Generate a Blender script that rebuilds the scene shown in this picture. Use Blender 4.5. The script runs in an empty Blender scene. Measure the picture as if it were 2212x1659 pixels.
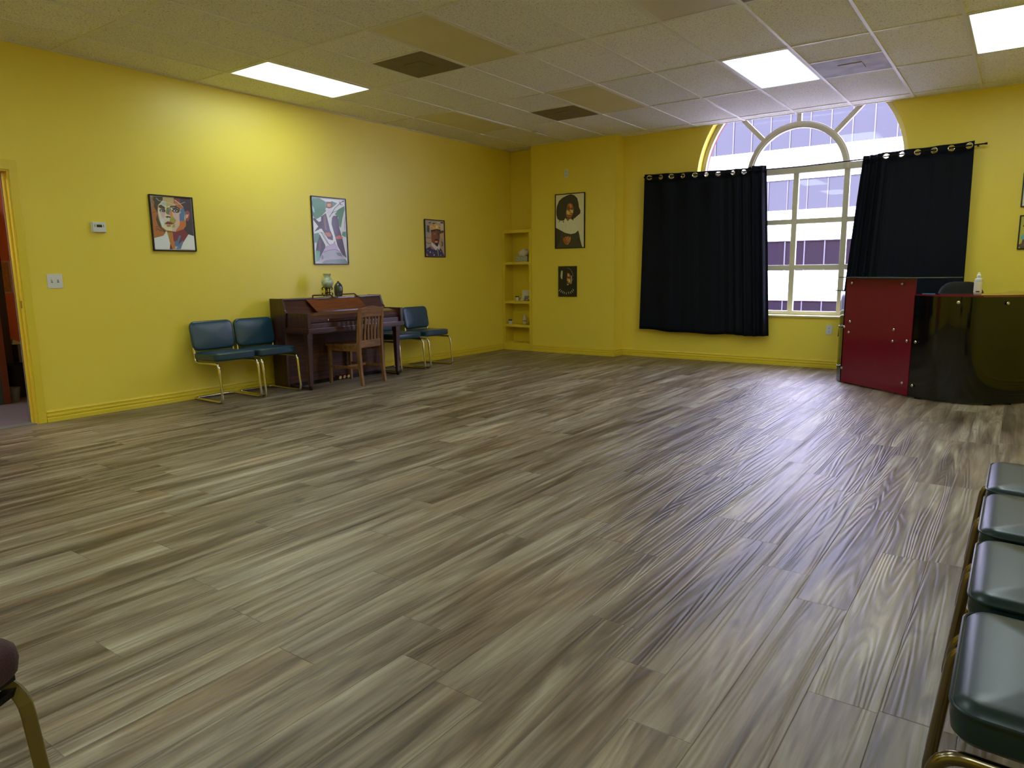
import bpy, bmesh, math, random
from mathutils import Vector, Matrix
PI = math.pi
random.seed(7)
S = bpy.context.scene
COL = S.collection
YB = 7.546      # inner face of the window wall
YC = 7.303      # front of the boxed-out column
HC = 3.005      # suspended ceiling
X1 = 0.5298     # first ceiling grid line
T = 0.6096

# ---------------------------------------------------------------- colour / materials
def lin(c):
    return tuple(((v/255)/12.92 if v/255 <= 0.04045 else ((v/255+0.055)/1.055)**2.4) for v in c)
def mat(name, c, rough=0.5, metal=0.0, spec=0.5, coat=0.0, coat_r=0.05, bump=None, noise=None, emit=None, sheen=0):
    """c is an sRGB byte triple; bump=(scale, strength, distance); noise=(scale, amount) varies the colour"""
    m = bpy.data.materials.new(name); m.use_nodes = True
    nt = m.node_tree; b = nt.nodes['Principled BSDF']
    L = lin(c)
    b.inputs['Base Color'].default_value = (*L, 1)
    b.inputs['Roughness'].default_value = rough
    b.inputs['Metallic'].default_value = metal
    b.inputs['Specular IOR Level'].default_value = spec
    b.inputs['Coat Weight'].default_value = coat
    b.inputs['Coat Roughness'].default_value = coat_r
    if sheen: b.inputs['Sheen Weight'].default_value = sheen
    if emit:
        b.inputs['Emission Color'].default_value = (*emit[0], 1); b.inputs['Emission Strength'].default_value = emit[1]
    tc = nt.nodes.new('ShaderNodeTexCoord')
    if noise:
        n = nt.nodes.new('ShaderNodeTexNoise'); n.inputs['Scale'].default_value = noise[0]; n.inputs['Detail'].default_value = 5
        nt.links.new(tc.outputs['Object'], n.inputs['Vector'])
        r = nt.nodes.new('ShaderNodeMapRange'); r.inputs['From Min'].default_value = .3; r.inputs['From Max'].default_value = .7
        r.inputs['To Min'].default_value = 1-noise[1]; r.inputs['To Max'].default_value = 1+noise[1]
        nt.links.new(n.outputs['Fac'], r.inputs['Value'])
        v = nt.nodes.new('ShaderNodeVectorMath'); v.operation = 'SCALE'; v.inputs[0].default_value = L
        nt.links.new(r.outputs['Result'], v.inputs['Scale']); nt.links.new(v.outputs[0], b.inputs['Base Color'])
    if bump:
        n = nt.nodes.new('ShaderNodeTexNoise'); n.inputs['Scale'].default_value = bump[0]; n.inputs['Detail'].default_value = 3
        nt.links.new(tc.outputs['Object'], n.inputs['Vector'])
        bp = nt.nodes.new('ShaderNodeBump'); bp.inputs['Strength'].default_value = bump[1]; bp.inputs['Distance'].default_value = bump[2]
        nt.links.new(n.outputs['Fac'], bp.inputs['Height']); nt.links.new(bp.outputs['Normal'], b.inputs['Normal'])
    return m

def wood(name, dark, light, axis, rough=0.35, coat=0.2, scale=1.0):
    m = mat(name, light, rough, coat=coat, coat_r=0.15); nt = m.node_tree; b = nt.nodes['Principled BSDF']
    tc = nt.nodes.new('ShaderNodeTexCoord'); mp = nt.nodes.new('ShaderNodeMapping')
    s = [14*scale]*3; s[axis] = 1.1*scale; mp.inputs['Scale'].default_value = s
    n = nt.nodes.new('ShaderNodeTexNoise'); n.inputs['Scale'].default_value = 3; n.inputs['Detail'].default_value = 6; n.inputs['Distortion'].default_value = .6
    r = nt.nodes.new('ShaderNodeValToRGB')
    r.color_ramp.elements[0].position = .32; r.color_ramp.elements[0].color = (*lin(dark), 1)
    r.color_ramp.elements[1].position = .68; r.color_ramp.elements[1].color = (*lin(light), 1)
    nt.links.new(tc.outputs['Object'], mp.inputs['Vector']); nt.links.new(mp.outputs[0], n.inputs['Vector'])
    nt.links.new(n.outputs['Fac'], r.inputs['Fac']); nt.links.new(r.outputs['Color'], b.inputs['Base Color'])
    return m

def glass_pane(name, tint=(1,1,1), refl=0.08, rough=0.0):
    m = bpy.data.materials.new(name); m.use_nodes = True; nt = m.node_tree
    nt.nodes.remove(nt.nodes['Principled BSDF']); out = nt.nodes['Material Output']
    t = nt.nodes.new('ShaderNodeBsdfTransparent'); t.inputs[0].default_value = (*tint, 1)
    g = nt.nodes.new('ShaderNodeBsdfGlossy'); g.inputs['Roughness'].default_value = rough
    fr = nt.nodes.new('ShaderNodeFresnel'); fr.inputs[0].default_value = 1.45
    mx = nt.nodes.new('ShaderNodeMixShader')
    nt.links.new(fr.outputs[0], mx.inputs[0]); nt.links.new(t.outputs[0], mx.inputs[1]); nt.links.new(g.outputs[0], mx.inputs[2])
    nt.links.new(mx.outputs[0], out.inputs[0])
    return m

# ---------------------------------------------------------------- mesh builder
class MB:
    def __init__(s): s.v = []; s.f = []; s.sm = []
    def add(s, vs, fs, smooth=False):
        n = len(s.v); s.v += [tuple(v) for v in vs]
        for f in fs: s.f.append(tuple(i+n for i in f)); s.sm.append(smooth)
        return s
    def box(s, a, b):
        x0,y0,z0 = a; x1,y1,z1 = b
        return s.add([(x0,y0,z0),(x1,y0,z0),(x1,y1,z0),(x0,y1,z0),(x0,y0,z1),(x1,y0,z1),(x1,y1,z1),(x0,y1,z1)],
              [(0,3,2,1),(4,5,6,7),(0,1,5,4),(1,2,6,5),(2,3,7,6),(3,0,4,7)])
    def hexa(s, p):   # 8 corners, same order as box
        return s.add(p, [(0,3,2,1),(4,5,6,7),(0,1,5,4),(1,2,6,5),(2,3,7,6),(3,0,4,7)])
    def prism(s, poly, fn0, fn1, smooth=False):
        """poly: list of 2d points; fn0/fn1 map a 2d point to 3d for the two caps"""
        n = len(poly); vs = [fn0(p) for p in poly]+[fn1(p) for p in poly]
        fs = [tuple(range(n))[::-1], tuple(range(n, 2*n))]
        s.add(vs, fs)
        s.add(vs, [(i,(i+1)%n,(i+1)%n+n,i+n) for i in range(n)], smooth)
        return s
    def loft(s, rings, closed=True, cap=True, smooth=True):
        n = len(rings[0]); vs = [p for r in rings for p in r]; fs = []
        m = n if closed else n-1
        for k in range(len(rings)-1):
            for i in range(m): fs.append((k*n+i, k*n+(i+1)%n, (k+1)*n+(i+1)%n, (k+1)*n+i))
        if cap and closed:
            fs.append(tuple(range(n))[::-1]); fs.append(tuple((len(rings)-1)*n+i for i in range(n)))
        return s.add(vs, fs, smooth)
    def tube(s, pts, r, seg=10, closed=False, fillet=0.0, fn=6):
        P = [Vector(p) for p in pts]
        if fillet > 0:
            Q = []; n = len(P)
            for i, p in enumerate(P):
                if not closed and i in (0, n-1): Q.append(p); continue
                a = P[i-1]-p; b = P[(i+1) % n]-p; la, lb = a.length, b.length
                ang = a.angle(b)
                if abs(ang-PI) < .05: Q.append(p); continue
                d = min(fillet/math.tan(ang/2), la*.48, lb*.48)
                p0 = p+a/la*d; p1 = p+b/lb*d
                for k in range(fn+1):
                    t = k/fn; Q.append(p0*(1-t)**2+p*2*t*(1-t)+p1*t*t)
            P = Q
        n = len(P); rings = []; up = None
        for i, p in enumerate(P):
            if closed: t = (P[(i+1) % n]-P[i-1])
            else: t = P[min(i+1, n-1)]-P[max(i-1, 0)]
            t.normalize()
            if up is None:
                up = Vector((0,0,1)) if abs(t.z) < .9 else Vector((1,0,0))
            up = (up-t*up.dot(t)).normalized(); w = t.cross(up)
            rr = r(i/(n-1)) if callable(r) else r
            rings.append([p+(up*math.cos(2*PI*k/seg)+w*math.sin(2*PI*k/seg))*rr for k in range(seg)])
        if closed: rings.append(rings[0]); s.loft(rings, cap=False)
        else: s.loft(rings)
        return s
    def lathe(s, prof, c=(0,0,0), seg=24, M=None):
        rings = []
        for (r, z) in prof:
            ring = [Vector((max(r, 1e-4)*math.cos(2*PI*k/seg), max(r, 1e-4)*math.sin(2*PI*k/seg), z)) for k in range(seg)]
            if M is not None: ring = [M @ p for p in ring]
            rings.append([p+Vector(c) for p in ring])
        return s.loft(rings)
    def cushion(s, w, d, h, R, re, puff, M=None, seg=6):
        """rounded slab centred on the origin: w along x, d along y, thickness h, plan corner radius R, edge radius re"""
        def outline(ins, z, sc=1.0):
            rr = max(R-ins, .004); hx = w/2-ins; hy = d/2-ins; out = []
            for (cx, cy, a0) in ((hx-rr, hy-rr, 0), (-(hx-rr), hy-rr, PI/2), (-(hx-rr), -(hy-rr), PI), (hx-rr, -(hy-rr), 1.5*PI)):
                for k in range(seg+1):
                    a = a0+k*PI/2/seg; out.append(Vector(((cx+rr*math.cos(a))*sc, (cy+rr*math.sin(a))*sc, z)))
            return out
        rings = [outline(re, -h/2-puff*.3*(1-q*q), q) for q in (.02, .5, .8)]
        for k in range(7):
            a = -PI/2+k*PI/6; rings.append(outline(re-re*math.cos(a), (h/2-re)*(1 if a > 0 else -1 if a < 0 else 0)+re*math.sin(a)))
        for q in (.93, .8, .6, .4, .2, .02): rings.append(outline(re, h/2+puff*(1-q**2.2), q))
        if M is not None: rings = [[M @ p for p in r] for r in rings]
        return s.loft(rings)
    def build(s, name, m, parent=None, bevel=0.0, bseg=2, loc=None):
        me = bpy.data.meshes.new(name); me.from_pydata(s.v, [], s.f)
        for p, f in zip(me.polygons, s.sm): p.use_smooth = f
        bm = bmesh.new(); bm.from_mesh(me)
        bmesh.ops.remove_doubles(bm, verts=bm.verts, dist=1e-5)
        if bevel > 0:
            es = [e for e in bm.edges if len(e.link_faces) == 2 and e.calc_face_angle(0) > .5]
            bmesh.ops.bevel(bm, geom=es, offset=bevel, segments=bseg, profile=.6, affect='EDGES', clamp_overlap=True)
        bmesh.ops.recalc_face_normals(bm, faces=bm.faces)
        for e in bm.edges:
            if len(e.link_faces) == 2 and e.calc_face_angle(0) > .62: e.smooth = False
        bm.to_mesh(me); bm.free()
        me.materials.append(m)
        o = bpy.data.objects.new(name, me); COL.objects.link(o)
        if parent is not None: o.parent = parent
        if loc is not None: o.location = loc
        return o

def tag(o, label, cat, group=None, kind=None):
    o['label'] = label; o['category'] = cat
    if group: o['group'] = group
    if kind: o['kind'] = kind
    return o
def thing(name, label, cat, loc=(0,0,0), rz=0.0, group=None):
    o = bpy.data.objects.new(name, None); COL.objects.link(o); o.empty_display_size = .1
    o.location = loc; o.rotation_euler = (0, 0, rz)
    return tag(o, label, cat, group)
def sroot(name, loc=(0,0,0)):
    o = bpy.data.objects.new(name, None); COL.objects.link(o); o.location = loc; o['kind'] = 'structure'; return o
def struct(o): o['kind'] = 'structure'; return o
def copy_tree(root, loc, label, rz=None, parent=None):
    c = root.copy(); COL.objects.link(c)
    if parent is None:
        c.location = loc; c['label'] = label
        if rz is not None: c.rotation_euler = (0, 0, rz)
    else: c.parent = parent
    for ch in list(root.children): copy_tree(ch, None, None, None, c)
    return c

# ---------------------------------------------------------------- materials
YEL = (243, 221, 80)
M = {}
M['wall'] = mat('yellow_wall_paint', YEL, .42, bump=(220, .12, .002))
M['trim'] = mat('yellow_gloss_trim', (232, 208, 62), .3, bump=(30, .1, .002))
M['orange'] = mat('orange_wall_paint', (236, 146, 110), .5)
M['white_ceil'] = mat('plain_white', (205, 202, 190), .7)
M['tbar'] = mat('ceiling_grid_white', (228, 226, 220), .45)
M['plastic'] = mat('white_plastic', (225, 226, 224), .35)
M['plastic_grey'] = mat('grey_plastic', (120, 122, 120), .4)
M['lcd'] = mat('lcd', (38, 44, 32), .2)
M['frame_black'] = mat('black_frame', (16, 14, 14), .35)
M['chrome'] = mat('chrome_tube', (214, 208, 190), .12, 1.0)
M['brass'] = mat('antique_brass_tube', (128, 116, 92), .2, 1.0)
M['teal'] = mat('teal_vinyl', (22, 62, 84), .3, coat=.35, coat_r=.22, bump=(260, .12, .001))
M['green_vinyl'] = mat('dark_green_vinyl', (15, 40, 44), .36, spec=.35, coat=.15, coat_r=.25, bump=(260, .12, .001))
M['maroon'] = mat('maroon_upholstery', (54, 16, 25), .9, bump=(300, .6, .003), sheen=.08)
M['olive_metal'] = mat('olive_painted_metal', (112, 98, 58), .45)
M['dark_metal'] = mat('dark_metal', (26, 24, 22), .4, .6)
M['black_fabric'] = mat('black_curtain', (15, 19, 30), .7, bump=(400, .2, .001), spec=.14)
M['black_cloth'] = mat('black_upholstery', (14, 14, 16), .8)
M['steel'] = mat('steel', (215, 210, 200), .18, 1.0)
M['black_panel'] = mat('black_acrylic', (7, 7, 8), .06, spec=.6)
M['red_panel'] = mat('red_acrylic', (118, 14, 42), .08, spec=.5)
M['gold'] = mat('brass_pedal', (205, 165, 90), .2, 1.0)
M['piano_x'] = wood('mahogany_across', (44, 20, 14), (84, 42, 27), 1, .32, .55)
M['piano_z'] = wood('mahogany_upright', (42, 19, 14), (76, 38, 26), 2, .32, .5)
M['piano_low'] = wood('mahogany_lower_panel', (48, 23, 17), (88, 46, 36), 1, .68, .0)
M['desk_front'] = wood('mahogany_music_desk', (86, 42, 22), (128, 70, 38), 1, .28, .4)
M['oak'] = wood('oak_upright', (96, 64, 32), (152, 108, 60), 2, .5, .05)
M['oak_h'] = wood('oak_across', (96, 64, 32), (152, 108, 60), 1, .5, .05)
M['iron'] = mat('wrought_iron', (14, 12, 12), .4, .5)
M['ivory'] = mat('glossy_white', (220, 218, 208), .25)
M['paper'] = mat('white_paper', (220, 218, 205), .8)
M['soil'] = mat('dark_plant', (36, 46, 32), .8)
M['window_frame'] = mat('cream_window_frame', (205, 200, 176), .35)
M['sill'] = mat('cream_sill', (225, 215, 150), .4)
M['glass'] = glass_pane('window_glass', (.97, .96, 1.0))
M['glass_shelf'] = mat('green_edged_glass', (70, 88, 96), .05, spec=.6)
M['cork'] = mat('cork', (205, 172, 130), .9, noise=(60, .2))
M['dark_wood'] = wood('dark_brown_wood', (26, 15, 12), (44, 26, 20), 2, .5, .05)
M['red_wood'] = mat('reddish_wood_edge', (105, 48, 36), .5)
M['slate'] = mat('slate_blue_laminate', (62, 74, 84), .5)
M['bin_black'] = mat('black_bin', (16, 16, 18), .45)
M['bin_grey'] = mat('grey_bin', (120, 118, 118), .5)
M['vent'] = mat('dusty_brown_vent', (120, 106, 78), .6, noise=(6, .12))
M['vent_grey'] = mat('dusty_grey_vent', (150, 142, 142), .6, noise=(5, .35))
M['spandrel'] = mat('white_concrete', (228, 226, 232), .8)
M['bld_bar'] = mat('grey_mullion', (58, 55, 66), .5)
M['brick'] = mat('red_brick', (120, 62, 48), .9, noise=(3, .15))
M['asphalt'] = mat('street_grey', (110, 110, 114), .9)
M['vase_green'] = mat('crackled_green_glass', (178, 192, 160), .12, coat=.6, noise=(38, .35))
M['vase_dark'] = mat('dark_grey_glaze', (62, 66, 64), .2, coat=.7, noise=(16, .25))
M['tissue_box'] = mat('patterned_tissue_box', (176, 180, 160), .6, noise=(55, .35))
M['tissue'] = mat('tissue', (225, 215, 195), .9)
M['shelfwood'] = M['trim']

def floor_material():
    m = mat('vinyl_plank_floor', (120, 112, 96), .4); nt = m.node_tree; N = nt.nodes; Lk = nt.links; b = N['Principled BSDF']
    tc = N.new('ShaderNodeTexCoord'); sp = N.new('ShaderNodeSeparateXYZ'); Lk.new(tc.outputs['Object'], sp.inputs[0])
    def mth(op, a, bb=None, c=None):
        n = N.new('ShaderNodeMath'); n.operation = op
        for i, x in enumerate((a, bb, c)):
            if x is None: continue
            if isinstance(x, (int, float)): n.inputs[i].default_value = x
            else: Lk.new(x, n.inputs[i])
        return n.outputs[0]
    W, LN = .183, 1.22
    cx = mth('DIVIDE', mth('ADD', sp.outputs[0], 20.05), W); ci = mth('FLOOR', cx); fx = mth('FRACT', cx)
    wn = N.new('ShaderNodeTexWhiteNoise'); wn.noise_dimensions = '1D'; Lk.new(ci, wn.inputs['W'])
    ry = mth('ADD', mth('DIVIDE', mth('ADD', sp.outputs[1], 20), LN), wn.outputs['Value']); ri = mth('FLOOR', ry); fy = mth('FRACT', ry)
    cb = N.new('ShaderNodeCombineXYZ'); Lk.new(ci, cb.inputs[0]); Lk.new(ri, cb.inputs[1])
    w2 = N.new('ShaderNodeTexWhiteNoise'); w2.noise_dimensions = '2D'; Lk.new(cb.outputs[0], w2.inputs['Vector'])
    rnd = w2.outputs['Value']
    # grain coordinates, shifted per plank
    gv = N.new('ShaderNodeCombineXYZ')
    Lk.new(mth('ADD', sp.outputs[0], mth('MULTIPLY', rnd, 7.3)), gv.inputs[0])
    Lk.new(mth('ADD', sp.outputs[1], mth('MULTIPLY', rnd, 31.0)), gv.inputs[1])
    def noise(sc, scale, detail, dist):
        mp = N.new('ShaderNodeMapping'); mp.inputs['Scale'].default_value = sc; Lk.new(gv.outputs[0], mp.inputs['Vector'])
        n = N.new('ShaderNodeTexNoise'); n.inputs['Scale'].default_value = scale; n.inputs['Detail'].default_value = detail
        n.inputs['Distortion'].default_value = dist; Lk.new(mp.outputs[0], n.inputs['Vector']); return n.outputs['Fac']
    broad = noise((10.5, .8, 1), 1.0, 4, 1.0)
    fine = noise((70, 3.0, 1), 1.0, 5, .6)
    blot = noise((2.6, 1.1, 1), 1.0, 3, .3)
    knot = noise((9, 3.2, 1), 1.0, 2, .2)
    mixv = mth('ADD', mth('MULTIPLY', broad, .68), mth('ADD', mth('MULTIPLY', fine, .17), mth('ADD', mth('MULTIPLY', rnd, .06), mth('MULTIPLY', blot, .17))))
    r = N.new('ShaderNodeValToRGB'); cr = r.color_ramp
    cr.elements[0].position = .36; cr.elements[0].color = (*lin(FL[0]), 1)
    cr.elements[1].position = .74; cr.elements[1].color = (*lin(FL[4]), 1)
    for p, c in ((.46, FL[1]), (.55, FL[2]), (.64, FL[3])):
        e = cr.elements.new(p); e.color = (*lin(c), 1)
    Lk.new(mixv, r.inputs['Fac'])
    # brownish patches
    rb = N.new('ShaderNodeMapRange'); rb.inputs['From Min'].default_value = .52; rb.inputs['From Max'].default_value = .72; rb.inputs['To Max'].default_value = .55; Lk.new(blot, rb.inputs['Value'])
    mx = N.new('ShaderNodeMix'); mx.data_type = 'RGBA'; mx.blend_type = 'MULTIPLY'; Lk.new(rb.outputs[0], mx.inputs['Factor'])
    Lk.new(r.outputs['Color'], mx.inputs['A']); mx.inputs['B'].default_value = (1.0, .80, .62, 1)
    ctr = mth('ADD', mth('MULTIPLY', mth('SINE', mth('MULTIPLY', noise((8, .42, 1), 1.0, 1.5, .22), 112.0)), .5), .5)
    gl_ = N.new('ShaderNodeMapRange'); gl_.inputs['From Max'].default_value = .5; gl_.inputs['To Min'].default_value = .80; Lk.new(ctr, gl_.inputs['Value'])
    gm = N.new('ShaderNodeVectorMath'); gm.operation = 'SCALE'; Lk.new(mx.outputs['Result'], gm.inputs[0]); Lk.new(gl_.outputs[0], gm.inputs['Scale'])
    # knots
    rk = N.new('ShaderNodeMapRange'); rk.inputs['From Min'].default_value = .66; rk.inputs['From Max'].default_value = .76; rk.inputs['To Max'].default_value = .75; Lk.new(knot, rk.inputs['Value'])
    mk = N.new('ShaderNodeMix'); mk.data_type = 'RGBA'; Lk.new(rk.outputs[0], mk.inputs['Factor'])
    Lk.new(gm.outputs[0], mk.inputs['A']); mk.inputs['B'].default_value = (*lin((70, 62, 55)), 1)
    # seams
    ex = mth('MULTIPLY', mth('MINIMUM', fx, mth('SUBTRACT', 1, fx)), W); ey = mth('MULTIPLY', mth('MINIMUM', fy, mth('SUBTRACT', 1, fy)), LN)
    e = mth('MINIMUM', ex, ey); se = N.new('ShaderNodeMapRange'); se.inputs['From Max'].default_value = .0022; se.inputs['To Min'].default_value = .55; Lk.new(e, se.inputs['Value'])
    ms = N.new('ShaderNodeMix'); ms.data_type = 'RGBA'; ms.blend_type = 'MULTIPLY'; ms.inputs['Factor'].default_value = 1
    Lk.new(mk.outputs['Result'], ms.inputs['A'])
    cc = N.new('ShaderNodeCombineColor'); [Lk.new(se.outputs[0], cc.inputs[i]) for i in range(3)]
    Lk.new(cc.outputs[0], ms.inputs['B']); Lk.new(ms.outputs['Result'], b.inputs['Base Color'])
    # embossed grain: thin wavy ridges
    h = mth('ADD', mth('MULTIPLY', ctr, .9), mth('ADD', mth('MULTIPLY', fine, .7), mth('MULTIPLY', se.outputs[0], 1.6)))
    bp = N.new('ShaderNodeBump'); bp.inputs['Strength'].default_value = .8; bp.inputs['Distance'].default_value = .0016
    Lk.new(h, bp.inputs['Height']); Lk.new(bp.outputs['Normal'], b.inputs['Normal'])
    rr = N.new('ShaderNodeMapRange'); rr.inputs['To Min'].default_value = .34; rr.inputs['To Max'].default_value = .5; Lk.new(broad, rr.inputs['Value'])
    Lk.new(rr.outputs[0], b.inputs['Roughness']); b.inputs['Specular IOR Level'].default_value = .55
    return m
FL = [(64, 53, 40), (99, 84, 67), (130, 115, 96), (156, 145, 125), (190, 182, 162)]

def ceiling_material():
    m = mat('mineral_fibre_tile', (196, 190, 174), .85); nt = m.node_tree; N = nt.nodes; Lk = nt.links; b = N['Principled BSDF']
    tc = N.new('ShaderNodeTexCoord')
    mp = N.new('ShaderNodeMapping'); mp.inputs['Scale'].default_value = (1, 1, 1); Lk.new(tc.outputs['Object'], mp.inputs['Vector'])
    n = N.new('ShaderNodeTexNoise'); n.inputs['Scale'].default_value = 95; n.inputs['Detail'].default_value = 2; n.inputs['Roughness'].default_value = .5; n.inputs['Distortion'].default_value = 1.2
    Lk.new(mp.outputs[0], n.inputs['Vector'])
    r = N.new('ShaderNodeValToRGB'); r.color_ramp.elements[0].position = .30; r.color_ramp.elements[0].color = (*lin((160, 156, 144)), 1)
    r.color_ramp.elements[1].position = .45; r.color_ramp.elements[1].color = (*lin((242, 240, 232)), 1)
    Lk.new(n.outputs['Fac'], r.inputs['Fac'])
    # each tile slightly different
    sp = N.new('ShaderNodeSeparateXYZ'); Lk.new(tc.outputs['Object'], sp.inputs[0])
    def fl(i, off, sc):
        a = N.new('ShaderNodeMath'); a.operation = 'SUBTRACT'; Lk.new(sp.outputs[i], a.inputs[0]); a.inputs[1].default_value = off
        d = N.new('ShaderNodeMath'); d.operation = 'DIVIDE'; Lk.new(a.outputs[0], d.inputs[0]); d.inputs[1].default_value = sc
        f = N.new('ShaderNodeMath'); f.operation = 'FLOOR'; Lk.new(d.outputs[0], f.inputs[0]); return f.outputs[0]
    cb = N.new('ShaderNodeCombineXYZ'); Lk.new(fl(0, X1, T), cb.inputs[0]); Lk.new(fl(1, 0, 2*T), cb.inputs[1])
    w = N.new('ShaderNodeTexWhiteNoise'); w.noise_dimensions = '2D'; Lk.new(cb.outputs[0], w.inputs['Vector'])
    mr = N.new('ShaderNodeMapRange'); mr.inputs['To Min'].default_value = .92; mr.inputs['To Max'].default_value = 1.04; Lk.new(w.outputs['Value'], mr.inputs['Value'])
    vm = N.new('ShaderNodeVectorMath'); vm.operation = 'SCALE'; Lk.new(r.outputs['Color'], vm.inputs[0]); Lk.new(mr.outputs[0], vm.inputs['Scale'])
    Lk.new(vm.outputs[0], b.inputs['Base Color'])
    bp = N.new('ShaderNodeBump'); bp.inputs['Strength'].default_value = .4; bp.inputs['Distance'].default_value = .002
    Lk.new(r.outputs['Color'], bp.inputs['Height']); Lk.new(bp.outputs['Normal'], b.inputs['Normal'])
    return m

def diffuser_material(name, strength, col=(.82, .97, 1.0), base=(225, 225, 220)):
    m = mat(name, base, .35, emit=(col, strength) if strength else None); nt = m.node_tree; N = nt.nodes; Lk = nt.links
    if strength:   # two tubes behind a prismatic lens: brighter down the middle
        b = N['Principled BSDF']; tc = N.new('ShaderNodeTexCoord'); sp = N.new('ShaderNodeSeparateXYZ'); Lk.new(tc.outputs['Object'], sp.inputs[0])
        a = N.new('ShaderNodeMath'); a.operation = 'ABSOLUTE'; Lk.new(sp.outputs[0], a.inputs[0])
        r = N.new('ShaderNodeMapRange'); r.interpolation_type = 'SMOOTHSTEP'; r.inputs['From Min'].default_value = .17; r.inputs['From Max'].default_value = .295
        r.inputs['To Min'].default_value = strength*1.35; r.inputs['To Max'].default_value = strength*.10
        Lk.new(a.outputs[0], r.inputs['Value']); Lk.new(r.outputs[0], b.inputs['Emission Strength'])
    return m

# ---------------------------------------------------------------- room shell
XR, YF, TOP = 7.45, -3.6, 3.72
fl = struct(MB().box((-.12, YF, -.12), (XR, YB+.001, 0)).build('floor', floor_material()))
# left wall with door opening y -0.13..0.785
DY0, DY1, DZ = -.13, .822, 2.045
w = MB(); w.box((-.12, YF, 0), (0, DY0, TOP)); w.box((-.12, DY1, 0), (0, YB+.2, TOP)); w.box((-.12, DY0, DZ), (0, DY1, TOP))
struct(w.build('wall_left', M['wall']))
struct(MB().box((XR, YF, 0), (XR+.12, YB+.2, TOP)).build('wall_right', M['wall']))
struct(MB().box((-.12, YF-.12, 0), (XR+.12, YF, TOP)).build('wall_front', M['wall']))
# back wall with arched opening
XC, ZC, RO, SZ = 4.185, 2.343, 1.205, .605
def arch_wall(y0, y1, x0, x1, z0, z1, seg=48):
    m = MB(); arc = [(XC+RO*math.cos(a), ZC+RO*math.sin(a)) for a in [PI*k/seg for k in range(seg+1)]]  # right to left
    for y, flip in ((y0, 0), (y1, 1)):
        m.add([(x0,y,z0),(XC-RO,y,z0),(XC-RO,y,z1),(x0,y,z1)], [(0,1,2,3)])
        m.add([(XC+RO,y,z0),(x1,y,z0),(x1,y,z1),(XC+RO,y,z1)], [(0,1,2,3)])
        m.add([(XC-RO,y,z0),(XC+RO,y,z0),(XC+RO,y,SZ),(XC-RO,y,SZ)], [(0,1,2,3)])
        for k in range(seg):
            a, b = arc[k], arc[k+1]; m.add([(a[0],y,a[1]),(b[0],y,b[1]),(b[0],y,z1),(a[0],y,z1)], [(0,1,2,3)])
    for a, b in list(zip(arc, arc[1:])): m.add([(a[0],y0,a[1]),(b[0],y0,b[1]),(b[0],y1,b[1]),(a[0],y1,a[1])], [(0,1,2,3)], True)
    for x in (XC-RO, XC+RO): m.add([(x,y0,SZ),(x,y1,SZ),(x,y1,ZC),(x,y0,ZC)], [(0,1,2,3)])
    m.add([(XC-RO,y0,SZ),(XC+RO,y0,SZ),(XC+RO,y1,SZ),(XC-RO,y1,SZ)], [(0,1,2,3)])
    for x in (x0, x1): m.add([(x,y0,z0),(x,y1,z0),(x,y1,z1),(x,y0,z1)], [(0,1,2,3)])
    for z in (z0, z1): m.add([(x0,y0,z),(x1,y0,z),(x1,y1,z),(x0,y1,z)], [(0,1,2,3)])
    return m
struct(arch_wall(YB, YB+.2, -.139, XR+.119, 0, TOP).build('wall_back', M['wall']))
struct(arch_wall(YB+.201, YB+.36, -32, 26, -9, 6.6).build('wall_outside', M['brick']))
struct(MB().box((.541, YC, 0), (1.925, YB, TOP)).build('wall_column', M['wall']))
struct(MB().box((-.12, YF-.12, TOP), (XR+.12, YB+.2, TOP+.15)).build('roof_slab', M['white_ceil'])).name = 'ceiling_slab'
# suspended ceiling: tile field plus T-bar grid
struct(MB().box((0, YF, HC+.006), (XR, YB, HC+.02)).build('ceiling', ceiling_material()))
g = MB(); L_ = [X1+T*i for i in range(0, 12)]; K_ = [2*T*k for k in range(-2, 7)]
for x in L_:
    if x < XR: g.box((x-.012, YF, HC-.001), (x+.012, YB, HC+.007))
for y in K_: g.box((0, y-.012, HC), (XR, y+.012, HC+.007))
for l, k in ((3, 2.5), (3, 4.5), (8, 4.5), (8, 2.5)): g.box((X1+T*(l-1), 2*T*k-.012, HC+.0003), (X1+T*l, 2*T*k+.012, HC+.007))
g.box((0, YF, HC-.001), (.02, YB, HC+.007)); g.box((0, YB-.02, HC-.0005), (XR, YB, HC+.007)); g.box((.541, YC-.02, HC-.001), (1.945, YC, HC+.007))
struct(g.build('trim_1', M['tbar']))

def baseboard(name, a, b, nrm):
    """profiled skirting from a to b (xy), nrm points into the room"""
    prof = [(0,0),(.020,0),(.020,.032),(.012,.038),(.012,.041),(.017,.046),(.018,.058),(.009,.064),(.008,.078),(.014,.083),(.013,.088),(.006,.090),(.002,.100),(0,.100)]
    m = MB(); n = Vector((nrm[0], nrm[1], 0))
    f = lambda P: (lambda p: tuple(Vector((P[0], P[1], 0))+n*p[0]+Vector((0,0,p[1]))))
    m.prism(prof, f(a), f(b)); return struct(m.build(name, M['trim']))
baseboard('baseboard_left', (0, .874), (0, YC-.02), (1, 0))
baseboard('baseboard_back', (1.925, YB), (XR, YB), (0, -1))
baseboard('baseboard_column', (.545, YC), (1.943, YC), (0, -1))
baseboard('baseboard_return', (1.925, YC-.018), (1.925, YB), (1, 0))
baseboard('baseboard_right', (XR, YF), (XR, YB), (-1, 0))
baseboard('baseboard_front', (0, YF), (XR, YF), (0, 1))

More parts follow.
